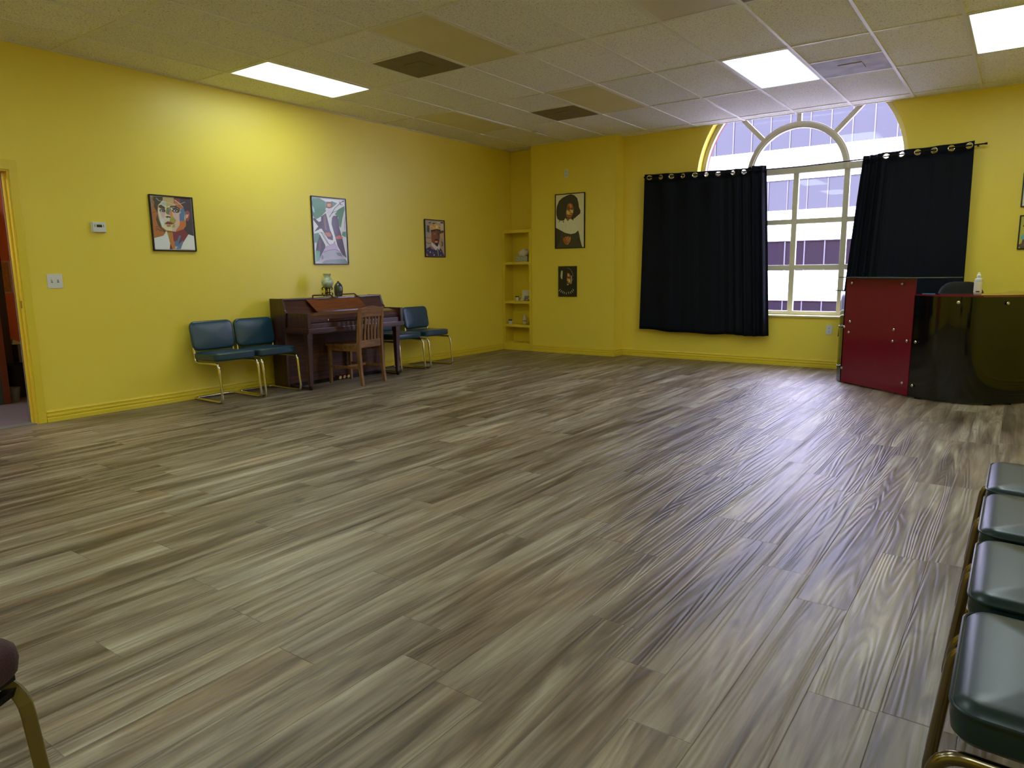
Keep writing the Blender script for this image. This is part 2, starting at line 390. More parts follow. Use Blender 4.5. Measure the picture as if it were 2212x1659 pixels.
# door frame in the left wall
d = sroot('door_1', (0, .33, 0))
def rel(mb, o):
    mb.v = [tuple(Vector(v)-o.location) for v in mb.v]; return mb
c = MB()
c.box((0, DY1-.010, 0), (.018, .872, 2.112)); c.box((0, DY0-.073, 0), (.018, DY0+.008, 2.112)); c.box((0, DY0+.008, DZ-.008), (.018, DY1-.008, 2.112))
rel(c, d).build('door_casing', M['trim'], d, .004)
c = MB()
c.box((-.12, DY1-.02, 0), (.004, DY1-.001, DZ-.02)); c.box((-.12, DY0+.001, 0), (.004, DY0+.02, DZ-.02)); c.box((-.12, DY0+.001, DZ-.02), (.004, DY1-.001, DZ-.001))
c.box((-.085, DY1-.032, 0), (-.045, DY1-.02, DZ-.032)); c.box((-.085, DY0+.02, 0), (-.045, DY0+.032, DZ-.032))
rel(c, d).build('door_jamb', M['trim'], d, .002)
rel(MB().box((-.043, DY1-.0215, .955), (-.012, DY1-.0195, 1.015)), d).build('strike_plate', M['steel'], d)
rel(MB().box((-.135, DY1-.024, 0), (-.121, DY1+.02, DZ)), d).build('jamb_edge', M['plastic_grey'], d)
struct(MB().box((-.12, DY0+.02, .0), (.0, DY1-.02, .006)).build('trim_threshold', M['plastic_grey']))

# ---------------------------------------------------------------- window
wn = sroot('window_1', (XC, YB+.15, SZ))
FY0, FY1 = YB+.13, YB+.185
fr = MB()
def ring(m, r0, r1, y0, y1, a0=0, a1=PI, seg=48):
    A = [a0+(a1-a0)*k/seg for k in range(seg+1)]
    rr = [[(XC+r*math.cos(a), y, ZC+r*math.sin(a)) for (r, y) in ((r0,y0),(r1,y0),(r1,y1),(r0,y1))] for a in A]
    m.loft(rr)
ring(fr, RO-.055, RO, FY0, FY1)
ring(fr, .525, .60, FY0-.01, FY1); ring(fr, .54, .585, FY0-.025, FY0-.008)
fr.box((XC-RO, FY0, SZ), (XC-RO+.055, FY1, ZC)); fr.box((XC+RO-.055, FY0, SZ), (XC+RO, FY1, ZC))
for x in (XC-.57, XC, XC+.57): fr.box((x-.032, FY0, SZ), (x+.032, FY1, ZC))
for z in (1.21, 1.765): fr.box((XC-RO, FY0+.002, z-.03), (XC+RO, FY1-.002, z+.03))
fr.box((XC-RO, FY0-.004, ZC-.005), (XC+RO, FY1, ZC+.075)); fr.box((XC-RO, FY0-.006, SZ), (XC+RO, FY1, SZ+.07))
for a in (math.radians(46), PI/2, math.radians(134)):
    u = Vector((math.cos(a), 0, math.sin(a))); n = Vector((-math.sin(a), 0, math.cos(a)))*.027; c0 = Vector((XC, 0, ZC))
    p = [c0+u*.59-n, c0+u*1.17-n, c0+u*1.17+n, c0+u*.59+n]
    fr.hexa([q+Vector((0, FY0, 0)) for q in p]+[q+Vector((0, FY1, 0)) for q in p])
rel(fr, wn).build('window_frame', M['window_frame'], wn, .005)
pane = MB(); arc = [(XC+(RO-.02)*math.cos(PI*k/40), ZC+(RO-.02)*math.sin(PI*k/40)) for k in range(41)]
poly = [(XC-RO+.02, SZ+.02), (XC+RO-.02, SZ+.02)]+arc
pane.add([(x, FY0+.03, z) for x, z in poly], [tuple(range(len(poly)))])
rel(pane, wn).build('window_pane', M['glass'], wn)
rel(MB().box((XC-RO-.0, YB-.022, SZ), (XC+RO, FY0, SZ+.022)), wn).build('window_sill', M['sill'], wn, .006)

# ---------------------------------------------------------------- outside
office = thing('office_building', 'white concrete office building with dark strip windows across the street', 'building', (-5, 40, -9))
def bpart(m, name, mt): m.v = [tuple(Vector(v)-Vector((-5, 40, -9))) for v in m.v]; return m.build(name, mt, office)
mglass = mat('office_window_glass', (22, 20, 28), .03, spec=.4)
bs = mglass.node_tree.nodes['Principled BSDF']; bs.inputs['IOR'].default_value = 1.5
P0 = 3.32
ZB = [-.6+P0*k for k in range(-3, 3)]+[10.55, 13.9]
for k, z in enumerate(ZB[:-1]):
    zt = ZB[k+1]
    bpart(MB().box((-50, 40, z), (36, 46, z+1.67)), 'spandrel', M['spandrel'])
    bpart(MB().box((-50, 40.12, z+1.67), (36, 46, zt)), 'window_strip', mglass)
    m = MB()
    for i in range(-39, 42): x = -8.71+1.05*i; m.box((x-.03, 40.06, z+1.67), (x+.03, 40.13, zt))
    m.box((-50, 40.08, zt-.04), (36, 40.12, zt)); bpart(m, 'mullions', M['bld_bar'])
bpart(MB().box((-50, 40, 13.9), (36, 46, 15.2)), 'parapet', M['spandrel'])
struct(MB().box((-60, 8, -9.2), (60, 60, -9)).build('ground_street', M['asphalt']))

# ---------------------------------------------------------------- ceiling lights and vents
lit = diffuser_material('lit_prismatic_diffuser', 2.5); fill_b = diffuser_material('added_fill_diffuser', 2.1); fill_c = diffuser_material('added_strong_fill_diffuser', 3.6)  # second and third diffusers serve only the added unseen fill panels
unlit = mat('unlit_diffuser', (214, 204, 166), .3, noise=(2, .06)); unlit_w = mat('unlit_white_diffuser', (226, 218, 212), .3)
def ceiling_light(l, k, mt, label, group):
    cx, cy = X1+T*(l-.5), 2*T*(k+.5)
    t = thing('ceiling_light', label, 'light', (cx, cy, HC), 0, group)
    a, b = T/2-.013, T-.013; f = MB()
    for (p, q) in (((-a,-b),(a,-b+.016)), ((-a,b-.016),(a,b)), ((-a,-b+.016),(-a+.016,b-.016)), ((a-.016,-b+.016),(a,b-.016))):
        f.box((p[0], p[1], -.002), (q[0], q[1], .005))
    f.build('frame', M['tbar'], t)
    MB().box((-a+.016, -b+.016, .0), (a-.016, b-.016, .004)).build('diffuser', mt, t)
ceiling_light(1, 2, lit, 'lit long ceiling light panel beside the left wall', 'lit ceiling panels')
ceiling_light(7, 4, lit, 'lit ceiling light panel in front of the arched window', 'lit ceiling panels')
ceiling_light(10, 4, lit, 'lit ceiling light panel at the top right corner', 'lit ceiling panels')
ceiling_light(7, 0, fill_b, 'added unseen fill light panel in the ceiling above the camera', 'lit ceiling panels')  # unseen panel added to raise the ambient light
for l_, k_, wh in ((10, 2, 'just above the top edge of the photo'), (4, 0, 'left of the camera'), (1, -2, 'behind the doorway'), (4, -2, 'far behind the camera on the left'), (7, -2, 'directly behind the camera'), (10, -2, 'behind the camera on the right')):
    ceiling_light(l_, k_, fill_c if k_ == 2 else fill_b, 'added unseen fill light panel in the ceiling '+wh, 'lit ceiling panels')  # all of these are unseen, added to brighten the room
ceiling_light(4, 2, unlit, 'unlit yellowish ceiling light panel nearest the camera beside a brown vent', 'unlit ceiling panels')
ceiling_light(4, 4, unlit, 'unlit tan ceiling light panel beside the far brown vent', 'unlit ceiling panels')
ceiling_light(1, 4, unlit, 'unlit yellowish ceiling light panel close to the far left corner', 'unlit ceiling panels')
ceiling_light(7, 2, unlit_w, 'unlit whitish ceiling light panel cut by the top edge of the photo', 'unlit ceiling panels')
def vent(l, k, mt, label):
    cx, cy = X1+T*(l-.5), 2*T*k+T*1.5
    t = thing('ceiling_vent', label, 'vent', (cx, cy, HC), 0, 'square ceiling vents')
    a = T/2-.013
    MB().box((-a, -a, .001), (a, a, .005)).build('vent_panel', mt, t)
    MB().box((-.1, -.1, -.004), (.1, .1, .001)).build('vent_cap', mt, t, .0015, 1)
vent(3, 2, M['vent'], 'brown dusty square ceiling vent next to the near unlit panel')
vent(3, 4, M['vent'], 'brown dusty square ceiling vent towards the far corner')
vent(8, 4, M['vent_grey'], 'grey smudged square ceiling vent right of the lit panel by the window')
vent(8, 2, M['vent_grey'], 'ceiling vent barely showing at the top edge of the photo')
cp = MB().lathe([(0,0),(.05,-.002),(.055,-.006),(.05,-.012),(0,-.014)], (0,0,0), 24)
cpo = cp.build('ceiling_cover', M['white_ceil']); cpo.location = (X1+T*1.1, 2*T*5+.35, HC+.006)
tag(cpo, 'small round cover plate on the ceiling near the far left corner', 'cover')

# ---------------------------------------------------------------- posters
def homog(c):
    """perspective map: crop-pixel quad c (TL,TR,BR,BL) -> unit square"""
    (x0,y0),(x1,y1),(x2,y2),(x3,y3) = c
    dx1,dx2,sx = x1-x2,x3-x2,x0-x1+x2-x3; dy1,dy2,sy = y1-y2,y3-y2,y0-y1+y2-y3
    den = dx1*dy2-dx2*dy1; g = (sx*dy2-dx2*sy)/den; h = (dx1*sy-sx*dy1)/den
    H = Matrix(((x1-x0+g*x1, x3-x0+h*x3, x0), (y1-y0+g*y1, y3-y0+h*y3, y0), (g, h, 1))).inverted()
    def f(p):
        v = H @ Vector((p[0], p[1], 1)); return (min(max(v.x/v.z, .0), 1), min(max(v.y/v.z, .0), 1))
    return f
def circ(x, y, r, ry=None, n=14): ry = ry or r; return [(x+r*math.cos(2*PI*k/n), y+ry*math.sin(2*PI*k/n)) for k in range(n)]
def stroke(pts, w):
    out = []; back = []
    for i, p in enumerate(pts):
        a = Vector(pts[max(i-1, 0)]); b = Vector(pts[min(i+1, len(pts)-1)]); d = (b-a).normalized(); n = Vector((-d.y, d.x))*w/2
        out.append(tuple(Vector(p)+n)); back.append(tuple(Vector(p)-n))
    return out+back[::-1]
pm = mat('poster_print', (255, 255, 255), .5, coat=.22, coat_r=.10)
at = pm.node_tree.nodes.new('ShaderNodeVertexColor'); at.layer_name = 'Ink'; pm.node_tree.links.new(at.outputs['Color'], pm.node_tree.nodes['Principled BSDF'].inputs['Base Color'])
def poster(loc, rz, w, h, label, quad, polys, gain=1.6, frame=.012, base=(200, 200, 200), group='posters on the yellow walls', margin=.0):
    """stands on the wall: local x across, z up, -y out of the wall"""
    t = thing('wall_poster', label, 'poster', loc, rz, group)
    fd = .018; f = MB()
    if frame > 0:
        f.box((-w/2, -fd, 0), (w/2, -.001, frame)); f.box((-w/2, -fd, h-frame), (w/2, -.001, h))
        f.box((-w/2, -fd, frame), (-w/2+frame, -.001, h-frame)); f.box((w/2-frame, -fd, frame), (w/2, -.001, h-frame))
        f.build('frame', M['frame_black'], t, .0015, 1)
    else: f.box((-w/2, -fd, 0), (w/2, -.001, h)); f.build('canvas', M['frame_black'], t)
    iw, ih = w-2*frame, h-2*frame; H = homog(quad)
    me = bpy.data.meshes.new('print'); V = []; F = []; C = []
    y0 = -.010 if frame > 0 else -fd-.0005
    def put(pts, col, lay):
        n = len(V)
        for (u, v) in pts: V.append((-iw/2+u*iw, y0-lay*.00012, frame+(1-v)*ih))
        F.append(tuple(range(n, n+len(pts)))); C.append(tuple(min(x*gain, .88) for x in lin(col)))
    put([(0,0),(1,0),(1,1),(0,1)], base, 0)
    for i, (col, pts) in enumerate(polys): put([H(p) for p in pts], col, i+1)
    me.from_pydata(V, [], F)
    bm = bmesh.new(); bm.from_mesh(me); lay = bm.loops.layers.float_color.new('Ink')
    for f_, c in zip(bm.faces, C):
        for l in f_.loops: l[lay] = (*c, 1)
        f_.normal_update()
        if f_.normal.y > 0: f_.normal_flip()
    bmesh.ops.triangulate(bm, faces=bm.faces); bm.to_mesh(me); bm.free()
    me.materials.append(pm); o = bpy.data.objects.new('print', me); COL.objects.link(o); o.parent = t
    return t

D = (62, 52, 56)
A1 = [
 ((158,98,52), [(150,158),(450,180),(450,700),(560,1000),(480,1112),(262,1172)]), ((150,118,78), [(150,158),(225,165),(250,400),(190,400)]),
 ((62,56,48), [(215,165),(440,180),(470,240),(380,330),(330,380),(325,580),(300,520),(240,420),(250,330),(215,250)]),
 ((66,60,48), [(320,590),(350,700),(400,830),(440,930),(530,1000),(500,1032),(420,930),(350,860),(300,730)]),
 (D, stroke([(300,900),(350,890),(400,920),(450,1000)], 12)), (D, stroke([(290,960),(340,930),(390,980),(410,1030)], 10)), (D, stroke([(300,990),(360,960),(470,1010)], 10)), (D, stroke([(165,240),(200,200),(215,260),(180,300),(240,340),(230,390)], 12)),
 (D, stroke([(195,550),(250,555),(300,530)], 8)),
 ((62,53,60), [(700,185),(1095,215),(1192,1112),(1060,1072),(950,960),(1000,860),(1000,700),(960,520),(930,420),(850,330),(740,250)]),
 ((195,190,150), [(340,380),(440,260),(480,220),(700,230),(850,340),(935,430),(960,560),(1000,700),(1000,880),(900,970),(750,1020),(560,990),(440,900),(380,730),(335,560)]),
 ((172,150,100), [(440,180),(700,190),(700,380),(610,390),(530,420),(530,300),(440,270)]), ((110,58,66), [(700,190),(850,200),(860,330),(740,250),(700,245)]), ((168,98,56), [(700,240),(850,350),(935,440),(860,470),(780,390),(700,350)]),
 ((150,168,165), [(440,300),(530,300),(520,400),(400,360)]), ((190,205,198), [(335,470),(380,540),(400,700),(470,760),(500,840),(450,900),(380,730)]),
 ((185,158,165), [(400,570),(510,540),(500,680),(440,680)]), ((188,192,200), [(440,690),(520,690),(500,790),(460,800)]),
 ((95,75,62), [(345,390),(400,370),(500,430),(500,500),(420,470),(350,430)]), ((112,110,60), [(540,430),(590,430),(560,600),(520,560)]),
 (D, [(345,395),(400,365),(500,435),(480,450),(370,420)]), ((84,40,44), [(650,440),(760,440),(850,500),(830,560),(700,480)]), (D, [(605,440),(620,395),(760,382),(850,460),(845,500),(790,450),(700,425)]),
 ((60,55,72), [(365,485),(430,478),(520,500),(500,548),(390,545)]), ((205,210,205), [(390,518),(430,495),(470,520),(430,545)]), ((50,58,60), circ(440,520,16,20)),
 (D, [(650,505),(720,460),(800,480),(850,512),(800,562),(700,552)]), ((215,218,210), [(692,515),(740,482),(800,512),(745,545)]), ((70,84,80), circ(748,512,24)), ((22,22,24), circ(748,512,11)),
 ((98,108,126), [(560,595),(600,430),(650,480),(605,560),(610,612)]), ((190,118,72), [(620,520),(660,500),(690,640),(640,645),(600,590)]), ((205,190,185), [(560,700),(610,690),(620,760),(560,765)]),
 ((60,62,72), [(512,655),(560,635),(620,640),(640,685),(580,668),(560,690)]), ((205,185,175), stroke([(570,635),(620,640),(665,680)], 14)),
 ((146,138,64), [(650,640),(700,660),(765,740),(740,812),(620,765)]),
 ((190,162,160), [(700,560),(850,560),(850,800),(820,880),(750,1000),(690,1000),(690,900),(745,830),(765,740),(700,650)]), ((200,160,140), [(765,745),(850,755),(850,850),(800,860)]),
 ((150,142,72), [(690,850),(745,830),(740,915),(680,910)]),
 ((78,106,144), [(850,490),(930,430),(960,560),(960,750),(850,760),(838,600),(872,550)]), ((172,102,54), [(855,762),(960,750),(1000,700),(1000,880),(930,960),(750,1015),(850,850)]),
 ((142,72,74), [(975,520),(1040,500),(1082,560),(1075,700),(1040,770),(990,700)]), ((212,158,140), [(985,600),(1060,595),(1030,680),(1000,692)]), ((88,106,140), [(965,530),(995,530),(985,600),(965,600)]),
 ((112,48,42), [(495,822),(560,770),(640,782),(732,822),(650,842),(560,836)]), ((205,150,130), [(545,842),(640,842),(620,860),(560,860)]), ((140,82,62), [(550,862),(650,862),(630,886),(560,886)]),
 ((170,105,52), [(545,990),(690,1010),(765,1420),(690,1432),(640,1300),(600,1150)]), ((142,134,60), [(552,1010),(605,1010),(640,1270),(600,1150)]), ((128,70,50), [(545,985),(750,1015),(750,1025),(580,1030)]),
 ((110,50,58), [(690,1020),(750,1020),(955,950),(1060,1070),(930,1290),(840,1360),(720,1230)]),
 ((80,104,140), [(840,1100),(892,1110),(850,1240),(838,1360),(750,1350),(742,1240),(800,1230)]), ((84,110,146), [(880,1270),(945,1210),(930,1360),(895,1425),(780,1432),(830,1350)]), ((92,44,60), [(640,1290),(700,1432),(635,1432)]),
 ((192,196,198), [(262,1178),(480,1112),(540,1000),(600,1160),(640,1300),(635,1442),(295,1442)]), ((194,199,202), [(1060,1072),(1190,1114),(1226,1444),(888,1432),(930,1300)]),
 ((205,190,190), stroke([(275,205),(340,270),(480,300),(640,345),(760,352),(860,340),(960,300)], 8)) ]  # last stroke: glossy reflection on the poster, painted into the print
G = (88,126,100); BK = (70,50,56)
A2 = [
 (G, [(155,155),(310,160),(450,240),(450,440),(350,545),(240,605),(165,520),(172,360),(155,280)]), ((150,175,185), [(165,320),(200,380),(215,470),(175,440)]), (G, [(570,222),(690,270),(640,322),(570,372)]),
 (G, [(842,330),(850,400),(800,600),(770,785),(710,720),(715,560),(640,500),(720,400)]), ((118,84,62), [(455,238),(595,240),(585,362),(520,382),(450,362)]), ((190,135,85), [(475,275),(560,280),(550,345),(480,340)]),
 (BK, [(350,545),(450,480),(490,620),(540,820),(600,960),(600,1040),(500,1012),(420,900),(345,800),(200,862),(290,750),(182,610),(190,560),(280,640),(300,660),(345,640)]),
 ((112,86,74), [(390,545),(445,500),(470,830),(430,820)]),
 ((72,56,72), [(610,532),(700,532),(740,800),(800,1010),(860,1290),(885,1405),(800,1330),(700,1160),(660,1020),(570,700),(580,580)]),
 ((172,92,52), [(420,880),(520,878),(572,930),(540,968),(470,960)]), ((172,92,52), [(655,972),(740,930),(812,982),(790,1006),(670,1016)]),
 ((62,50,56), [(330,872),(430,1080),(440,1180),(340,1370),(300,1462),(240,1250),(260,1100),(290,980)]), ((96,74,66), [(300,1010),(350,1080),(340,1190),(310,1330),(300,1180)]),
 (G, [(205,900),(300,880),(310,960),(270,1082),(212,1082)]), ((96,150,118), [(230,1240),(330,1262),(320,1440),(250,1482)]), (G, [(800,870),(872,860),(875,982),(790,942)]),
 ((222,214,236), [(310,800),(362,800),(490,1012),(560,1030),(632,1090),(560,1122),(470,1152),(430,1122),(310,900)]), ((70,66,92), stroke([(320,880),(350,870),(480,1090),(540,1140),(620,1110),(640,1060)], 12)), ((70,66,92), stroke([(345,870),(400,900),(500,1090)], 8)),
 ((206,190,214), [(430,385),(585,375),(560,475),(490,482)]), ((80,76,96), stroke([(820,225),(745,280),(640,370),(575,480),(525,560)], 11)), ((80,76,96), stroke([(740,240),(760,300),(800,310)], 14)), ((80,76,96), stroke([(720,420),(600,460),(530,540)], 9)), ((90,80,96), [(790,225),(840,215),(835,245),(790,245)]),
 ((172,152,176), [(450,1162),(560,1130),(640,1090),(680,1150),(720,1250),(832,1405),(700,1422),(450,1432),(330,1482),(290,1490),(350,1350)]),
 ((152,150,156), [(420,1282),(560,1240),(720,1262),(815,1385),(600,1398),(450,1420),(380,1400)]), ((78,66,96), stroke([(400,1280),(520,1240),(640,1225),(760,1270),(835,1390)], 9)), ((104,100,112), [(660,1290),(760,1290),(800,1370),(700,1350)]), ((92,110,96), circ(378,1385,20,45)),
 ((108,128,118), [(450,1442),(850,1412),(905,1500),(350,1500)]), ((175,160,190), stroke([(450,1420),(600,1385),(830,1425)], 10)), ((150,140,170), stroke([(860,560),(840,700),(850,820)], 10)) ]
A3 = [
 ((140,122,104), [(180,210),(805,265),(830,1420),(215,1410)]), ((64,60,58), [(245,390),(330,400),(335,640),(250,600)]), ((112,124,116), [(190,400),(250,400),(250,640),(200,640)]), ((168,152,132), [(690,350),(795,350),(795,560),(700,560)]),
 ((56,50,46), [(680,590),(800,570),(800,640),(690,660)]), ((56,50,46), [(290,300),(400,280),(340,340)]), ((56,50,46), [(430,330),(500,310),(520,350),(440,360)]), ((150,160,160), [(560,280),(680,290),(680,340),(600,340)]), ((60,54,50), [(700,280),(790,300),(790,340),(710,330)]),
 ((152,122,96), [(220,850),(390,840),(390,1000),(240,960)]), ((60,50,44), stroke([(225,960),(300,990),(390,985)], 14)), ((168,126,92), [(680,700),(800,650),(800,870),(690,780)]), ((88,62,50), [(700,900),(780,960),(780,1070),(720,1100),(740,1000)]), ((128,136,128), [(250,1000),(330,1010),(320,1110),(260,1120)]), ((70,62,60), stroke([(190,800),(260,790),(380,830)], 14)),
 ((176,138,78), [(330,410),(450,362),(620,350),(692,420),(692,532),(560,520),(360,542)]), ((96,44,40), circ(455,405,14)), ((96,44,40), circ(505,430,12)), ((206,178,120), [(565,390),(620,440),(570,510),(530,450)]), ((96,44,40), circ(395,490,12)), ((120,84,96), circ(655,470,20)),
 ((44,34,32), [(370,552),(560,520),(692,545),(684,700),(662,640),(400,640),(395,690)]), ((112,60,40), [(395,610),(560,548),(670,600),(665,820),(640,980),(590,1092),(500,1012),(400,940),(385,780)]),
 ((78,58,44), [(570,560),(665,600),(660,850),(610,900),(600,760)]), ((32,24,22), stroke([(460,600),(500,570),(545,600)], 16)), ((190,150,120), circ(500,680,26,14)), ((24,18,18), circ(500,680,10)), ((24,20,20), circ(620,680,20,12)),
 ((34,24,22), [(480,890),(540,842),(625,870),(628,960),(590,902),(520,905)]), ((196,120,106), [(508,905),(605,912),(575,972),(520,962)]), ((30,22,20), [(500,985),(622,980),(600,1102),(545,1062)]),
 ((44,40,78), [(215,1160),(340,1100),(520,1212),(600,1190),(680,1150),(790,1270),(815,1412),(220,1406)]), ((160,92,90), [(220,1300),(290,1390),(220,1406)]), ((150,86,80), [(340,1090),(390,1060),(510,1200),(400,1172)]),
 ((198,198,188), [(390,950),(530,1070),(530,1205),(390,1060)]), ((202,202,192), [(620,1010),(668,1080),(655,1222),(590,1140),(540,1232),(525,1072),(600,1102)]), ((120,112,80), [(570,1180),(610,1180),(640,1412),(610,1412)]), ((150,118,108), [(690,1130),(790,1140),(815,1400),(740,1232)]),
 ((170,170,180), circ(350,1280,20,28)), ((44,40,78), circ(352,1280,10,16)), ((150,150,160), circ(478,1370,22,26)), ((130,130,160), circ(268,1222,12,18)), ((150,160,180), circ(692,1250,12,16)), ((150,150,160), circ(440,1300,10,16)), ((150,150,160), circ(695,1380,16,16)) ]
A4 = [
 ((38,35,24), [(430,190),(520,170),(600,195),(680,270),(710,390),(722,500),(762,590),(752,660),(680,720),(620,772),(570,800),(572,858),(500,790),(330,842),(210,842),(150,802),(125,700),(122,600),(140,480),(200,340),(290,262)]),
 ((128,72,38), [(420,430),(490,392),(550,430),(582,560),(572,650),(500,782),(400,772),(368,650),(400,540)]), ((94,52,28), [(400,530),(450,470),(560,520),(575,560),(500,545),(430,560)]), ((192,152,92), [(390,582),(440,592),(482,642),(462,690),(400,682)]), ((200,160,98), [(505,570),(562,572),(560,640),(520,652)]), ((168,104,58), [(470,420),(520,430),(530,520),(480,520)]), ((206,170,112), [(484,560),(500,560),(505,650),(488,655)]),
 ((70,36,22), stroke([(420,562),(450,552),(480,566)], 12)), ((70,36,22), stroke([(515,556),(540,548),(565,560)], 12)), ((188,124,86), stroke([(455,690),(490,682),(525,690)], 18)), ((84,44,26), stroke([(450,716),(490,724),(530,712)], 12)),
 ((60,34,22), [(360,780),(420,852),(480,800),(500,780),(400,760)]),
 ((172,168,144), [(110,952),(330,832),(356,780),(420,852),(500,790),(600,862),(692,1060),(682,1112),(560,1172),(480,1182),(350,1152),(240,1092),(110,1022)]), ((150,146,122), stroke([(300,950),(360,960),(370,1040)], 10)), ((48,42,26), [(200,850),(230,850),(180,890)]), ((48,42,26), stroke([(290,850),(320,890)], 18)),
 ((128,94,60), stroke([(360,775),(400,812),(460,800)], 22)),
 ((48,45,30), [(106,1022),(240,1092),(350,1152),(500,1186),(620,1160),(695,1092),(725,1200),(742,1320),(797,1515),(104,1530)]), ((32,30,20), [(106,1030),(200,1080),(230,1300),(140,1500),(104,1530)]), ((30,28,20), stroke([(240,1130),(240,1200),(300,1220),(330,1160)], 14)), ((28,26,18), [(665,1290),(720,1320),(700,1400)]),
 ((122,70,34), [(290,1292),(370,1250),(430,1242),(500,1270),(470,1380),(400,1462),(340,1430),(300,1360)]), ((186,126,76), stroke([(430,1245),(410,1300),(380,1340)], 16)), ((186,126,76), stroke([(480,1250),(450,1330),(410,1370)], 14)), ((200,140,90), stroke([(498,1280),(470,1370),(410,1450)], 10)), ((190,140,90), stroke([(365,1255),(375,1280)], 16)) ]
A5 = [
 ((96,60,34), [(525,500),(560,470),(640,520),(684,600),(684,800),(662,930),(600,965),(540,1000),(515,980),(520,700)]), ((170,122,72), [(540,540),(580,500),(620,560),(640,620),(560,640)]), ((196,146,84), [(570,720),(660,760),(650,880),(590,900),(570,800)]), ((196,160,110), [(525,700),(548,720),(548,840),(530,830)]),
 ((28,16,10), [(550,660),(620,640),(680,650),(670,690),(580,690)]), ((190,100,60), stroke([(600,670),(650,676)], 14)), ((30,16,10), [(510,830),(580,850),(540,880)]), ((60,24,14), [(515,930),(600,920),(610,950),(520,945)]), ((196,150,116), [(520,955),(590,952),(570,992),(530,992)]),
 ((178,168,150), [(688,590),(716,620),(722,790),(692,950),(668,942),(700,780)]), ((120,108,84), stroke([(535,275),(620,300),(690,370),(740,460),(765,540),(765,640)], 14)), ((90,60,40), stroke([(765,690),(755,780),(735,830)], 20)),
 ((150,150,124), [(285,390),(345,390),(345,480),(335,620),(325,760),(270,700),(255,600),(270,480)]) ]
for (x, y, dx) in ((215,1205,28), (278,1250,26), (342,1285,22), (405,1320,15), (487,1340,0), (583,1315,-16), (665,1305,-20), (728,1255,-26), (780,1195,-24)):
    A5.append(((178,178,166), stroke([(x+dx, y-40), (x, y), (x-dx, y+40)], 17)))
q0 = [(0,0),(100,0),(100,100),(0,100)]
A6 = [((178,176,164), [(0,0),(100,0),(100,100),(0,100)]), ((70,44,36), circ(58,36,20,24)), ((60,80,110), [(25,100),(35,70),(60,62),(88,70),(96,100)])]
A7 = [((150,146,58), [(0,0),(100,0),(100,100),(0,100)]), ((96,30,36), circ(44,26,24,16)), ((96,30,36), circ(14,30,7,4)), ((58,30,26), circ(46,38,18,14)), ((86,140,150), circ(26,66,22,14)), ((56,60,58), [(4,100),(10,72),(40,76),(60,70),(90,80),(96,100)]), ((86,60,48), [(0,88),(16,80),(20,96),(0,96)])]
HP = PI/2
poster((0, 2.108, 1.428), HP, .418, .510, 'black-framed colourful faceted face poster, first from the doorway on the left wall', [(135,145),(1108,215),(1236,1452),(290,1448)], A1, 1.55)
poster((0, 3.967, 1.306), HP, .503, .760, 'tall black-framed white and green poster above the piano', [(140,125),(855,200),(912,1512),(228,1508)], A2, 1.5, base=(218,212,236))
poster((0, 5.756, 1.406), HP, .402, .500, 'small framed poster of a man in a gold hat and blue jacket', [(180,210),(805,265),(830,1420),(215,1410)], A3, 2.0)
poster((1.211, YC, 1.520), 0, .494, .768, 'framed poster of a woman in black with a white collar', [(112,200),(868,132),(843,1515),(104,1530)], A4, 2.3, base=(166,162,138))
poster((1.1735, YC, .832), 0, .306, .436, 'small frameless black poster with a half-lit face', [(160,205),(915,200),(898,1480),(150,1468)], A5, 2.2, frame=0, base=(16,14,10))
poster((6.61, YB, 1.788), 0, .34, .35, 'pale framed poster at the right edge, upper of the pair beyond the curtain', q0, A6, 1.9)
poster((6.60, YB, 1.363), 0, .31, .345, 'yellow framed poster with a dark red figure, lower of the pair at the right edge', q0, A7, 1.9)

# ---------------------------------------------------------------- wall plates
t = thing('thermostat', 'white thermostat with a small dark display on the left wall', 'thermostat', (0, 1.439, 1.577), HP)
MB().box((-.058, -.006, -.0), (.058, 0, .088)).build('wall_plate', M['plastic'], t, .002)
MB().box((-.052, -.028, .002), (.056, -.006, .088)).build('case', M['plastic'], t, .007, 3)
MB().box((-.022, -.0292, .044), (.022, -.0275, .066)).build('display', M['lcd'], t)
for x in (-.036, .034):
    for z in (.047, .058): MB().box((x-.004, -.0295, z), (x+.004, -.0275, z+.008)).build('button', M['plastic_grey'], t)
t = thing('light_switch', 'white double light switch plate beside the doorway', 'switch', (0, 1.054, 1.110), HP)
MB().box((-.058, -.006, 0), (.058, 0, .116)).build('switch_plate', M['plastic'], t, .003)
for x in (-.023, .023):
    MB().box((x-.006, -.0072, .045), (x+.006, -.0055, .070)).build('slot', M['plastic_grey'], t)
    MB().hexa([(x-.0045,-.006,.052),(x+.0045,-.006,.052),(x+.0045,-.006,.062),(x-.0045,-.006,.062),(x-.003,-.02,.066),(x+.003,-.02,.066),(x+.003,-.02,.072),(x-.003,-.02,.072)]).build('toggle', M['plastic'], t)
def outlet(loc, label):
    t = thing('power_outlet', label, 'outlet', loc, 0, 'duplex power outlets')
    MB().box((-.035, -.006, 0), (.035, 0, .115)).build('outlet_plate', M['plastic'], t, .003)
    for z in (.022, .062):
        r = MB().box((-.017, -.0075, z), (.017, -.005, z+.03)).build('socket', M['plastic'], t, .003)
        sl = MB()
        for x in (-.007, .007): sl.box((x-.0014, -.0082, z+.014), (x+.0014, -.0072, z+.024))
        sl.box((-.0025, -.0082, z+.005), (.0025, -.0072, z+.010)); sl.build('slots', M['dark_metal'], t)
outlet((1.147, YC, 2.505), 'white power outlet high on the column above the framed posters')
outlet((4.687, YB, .405), 'white power outlet low on the wall under the window')

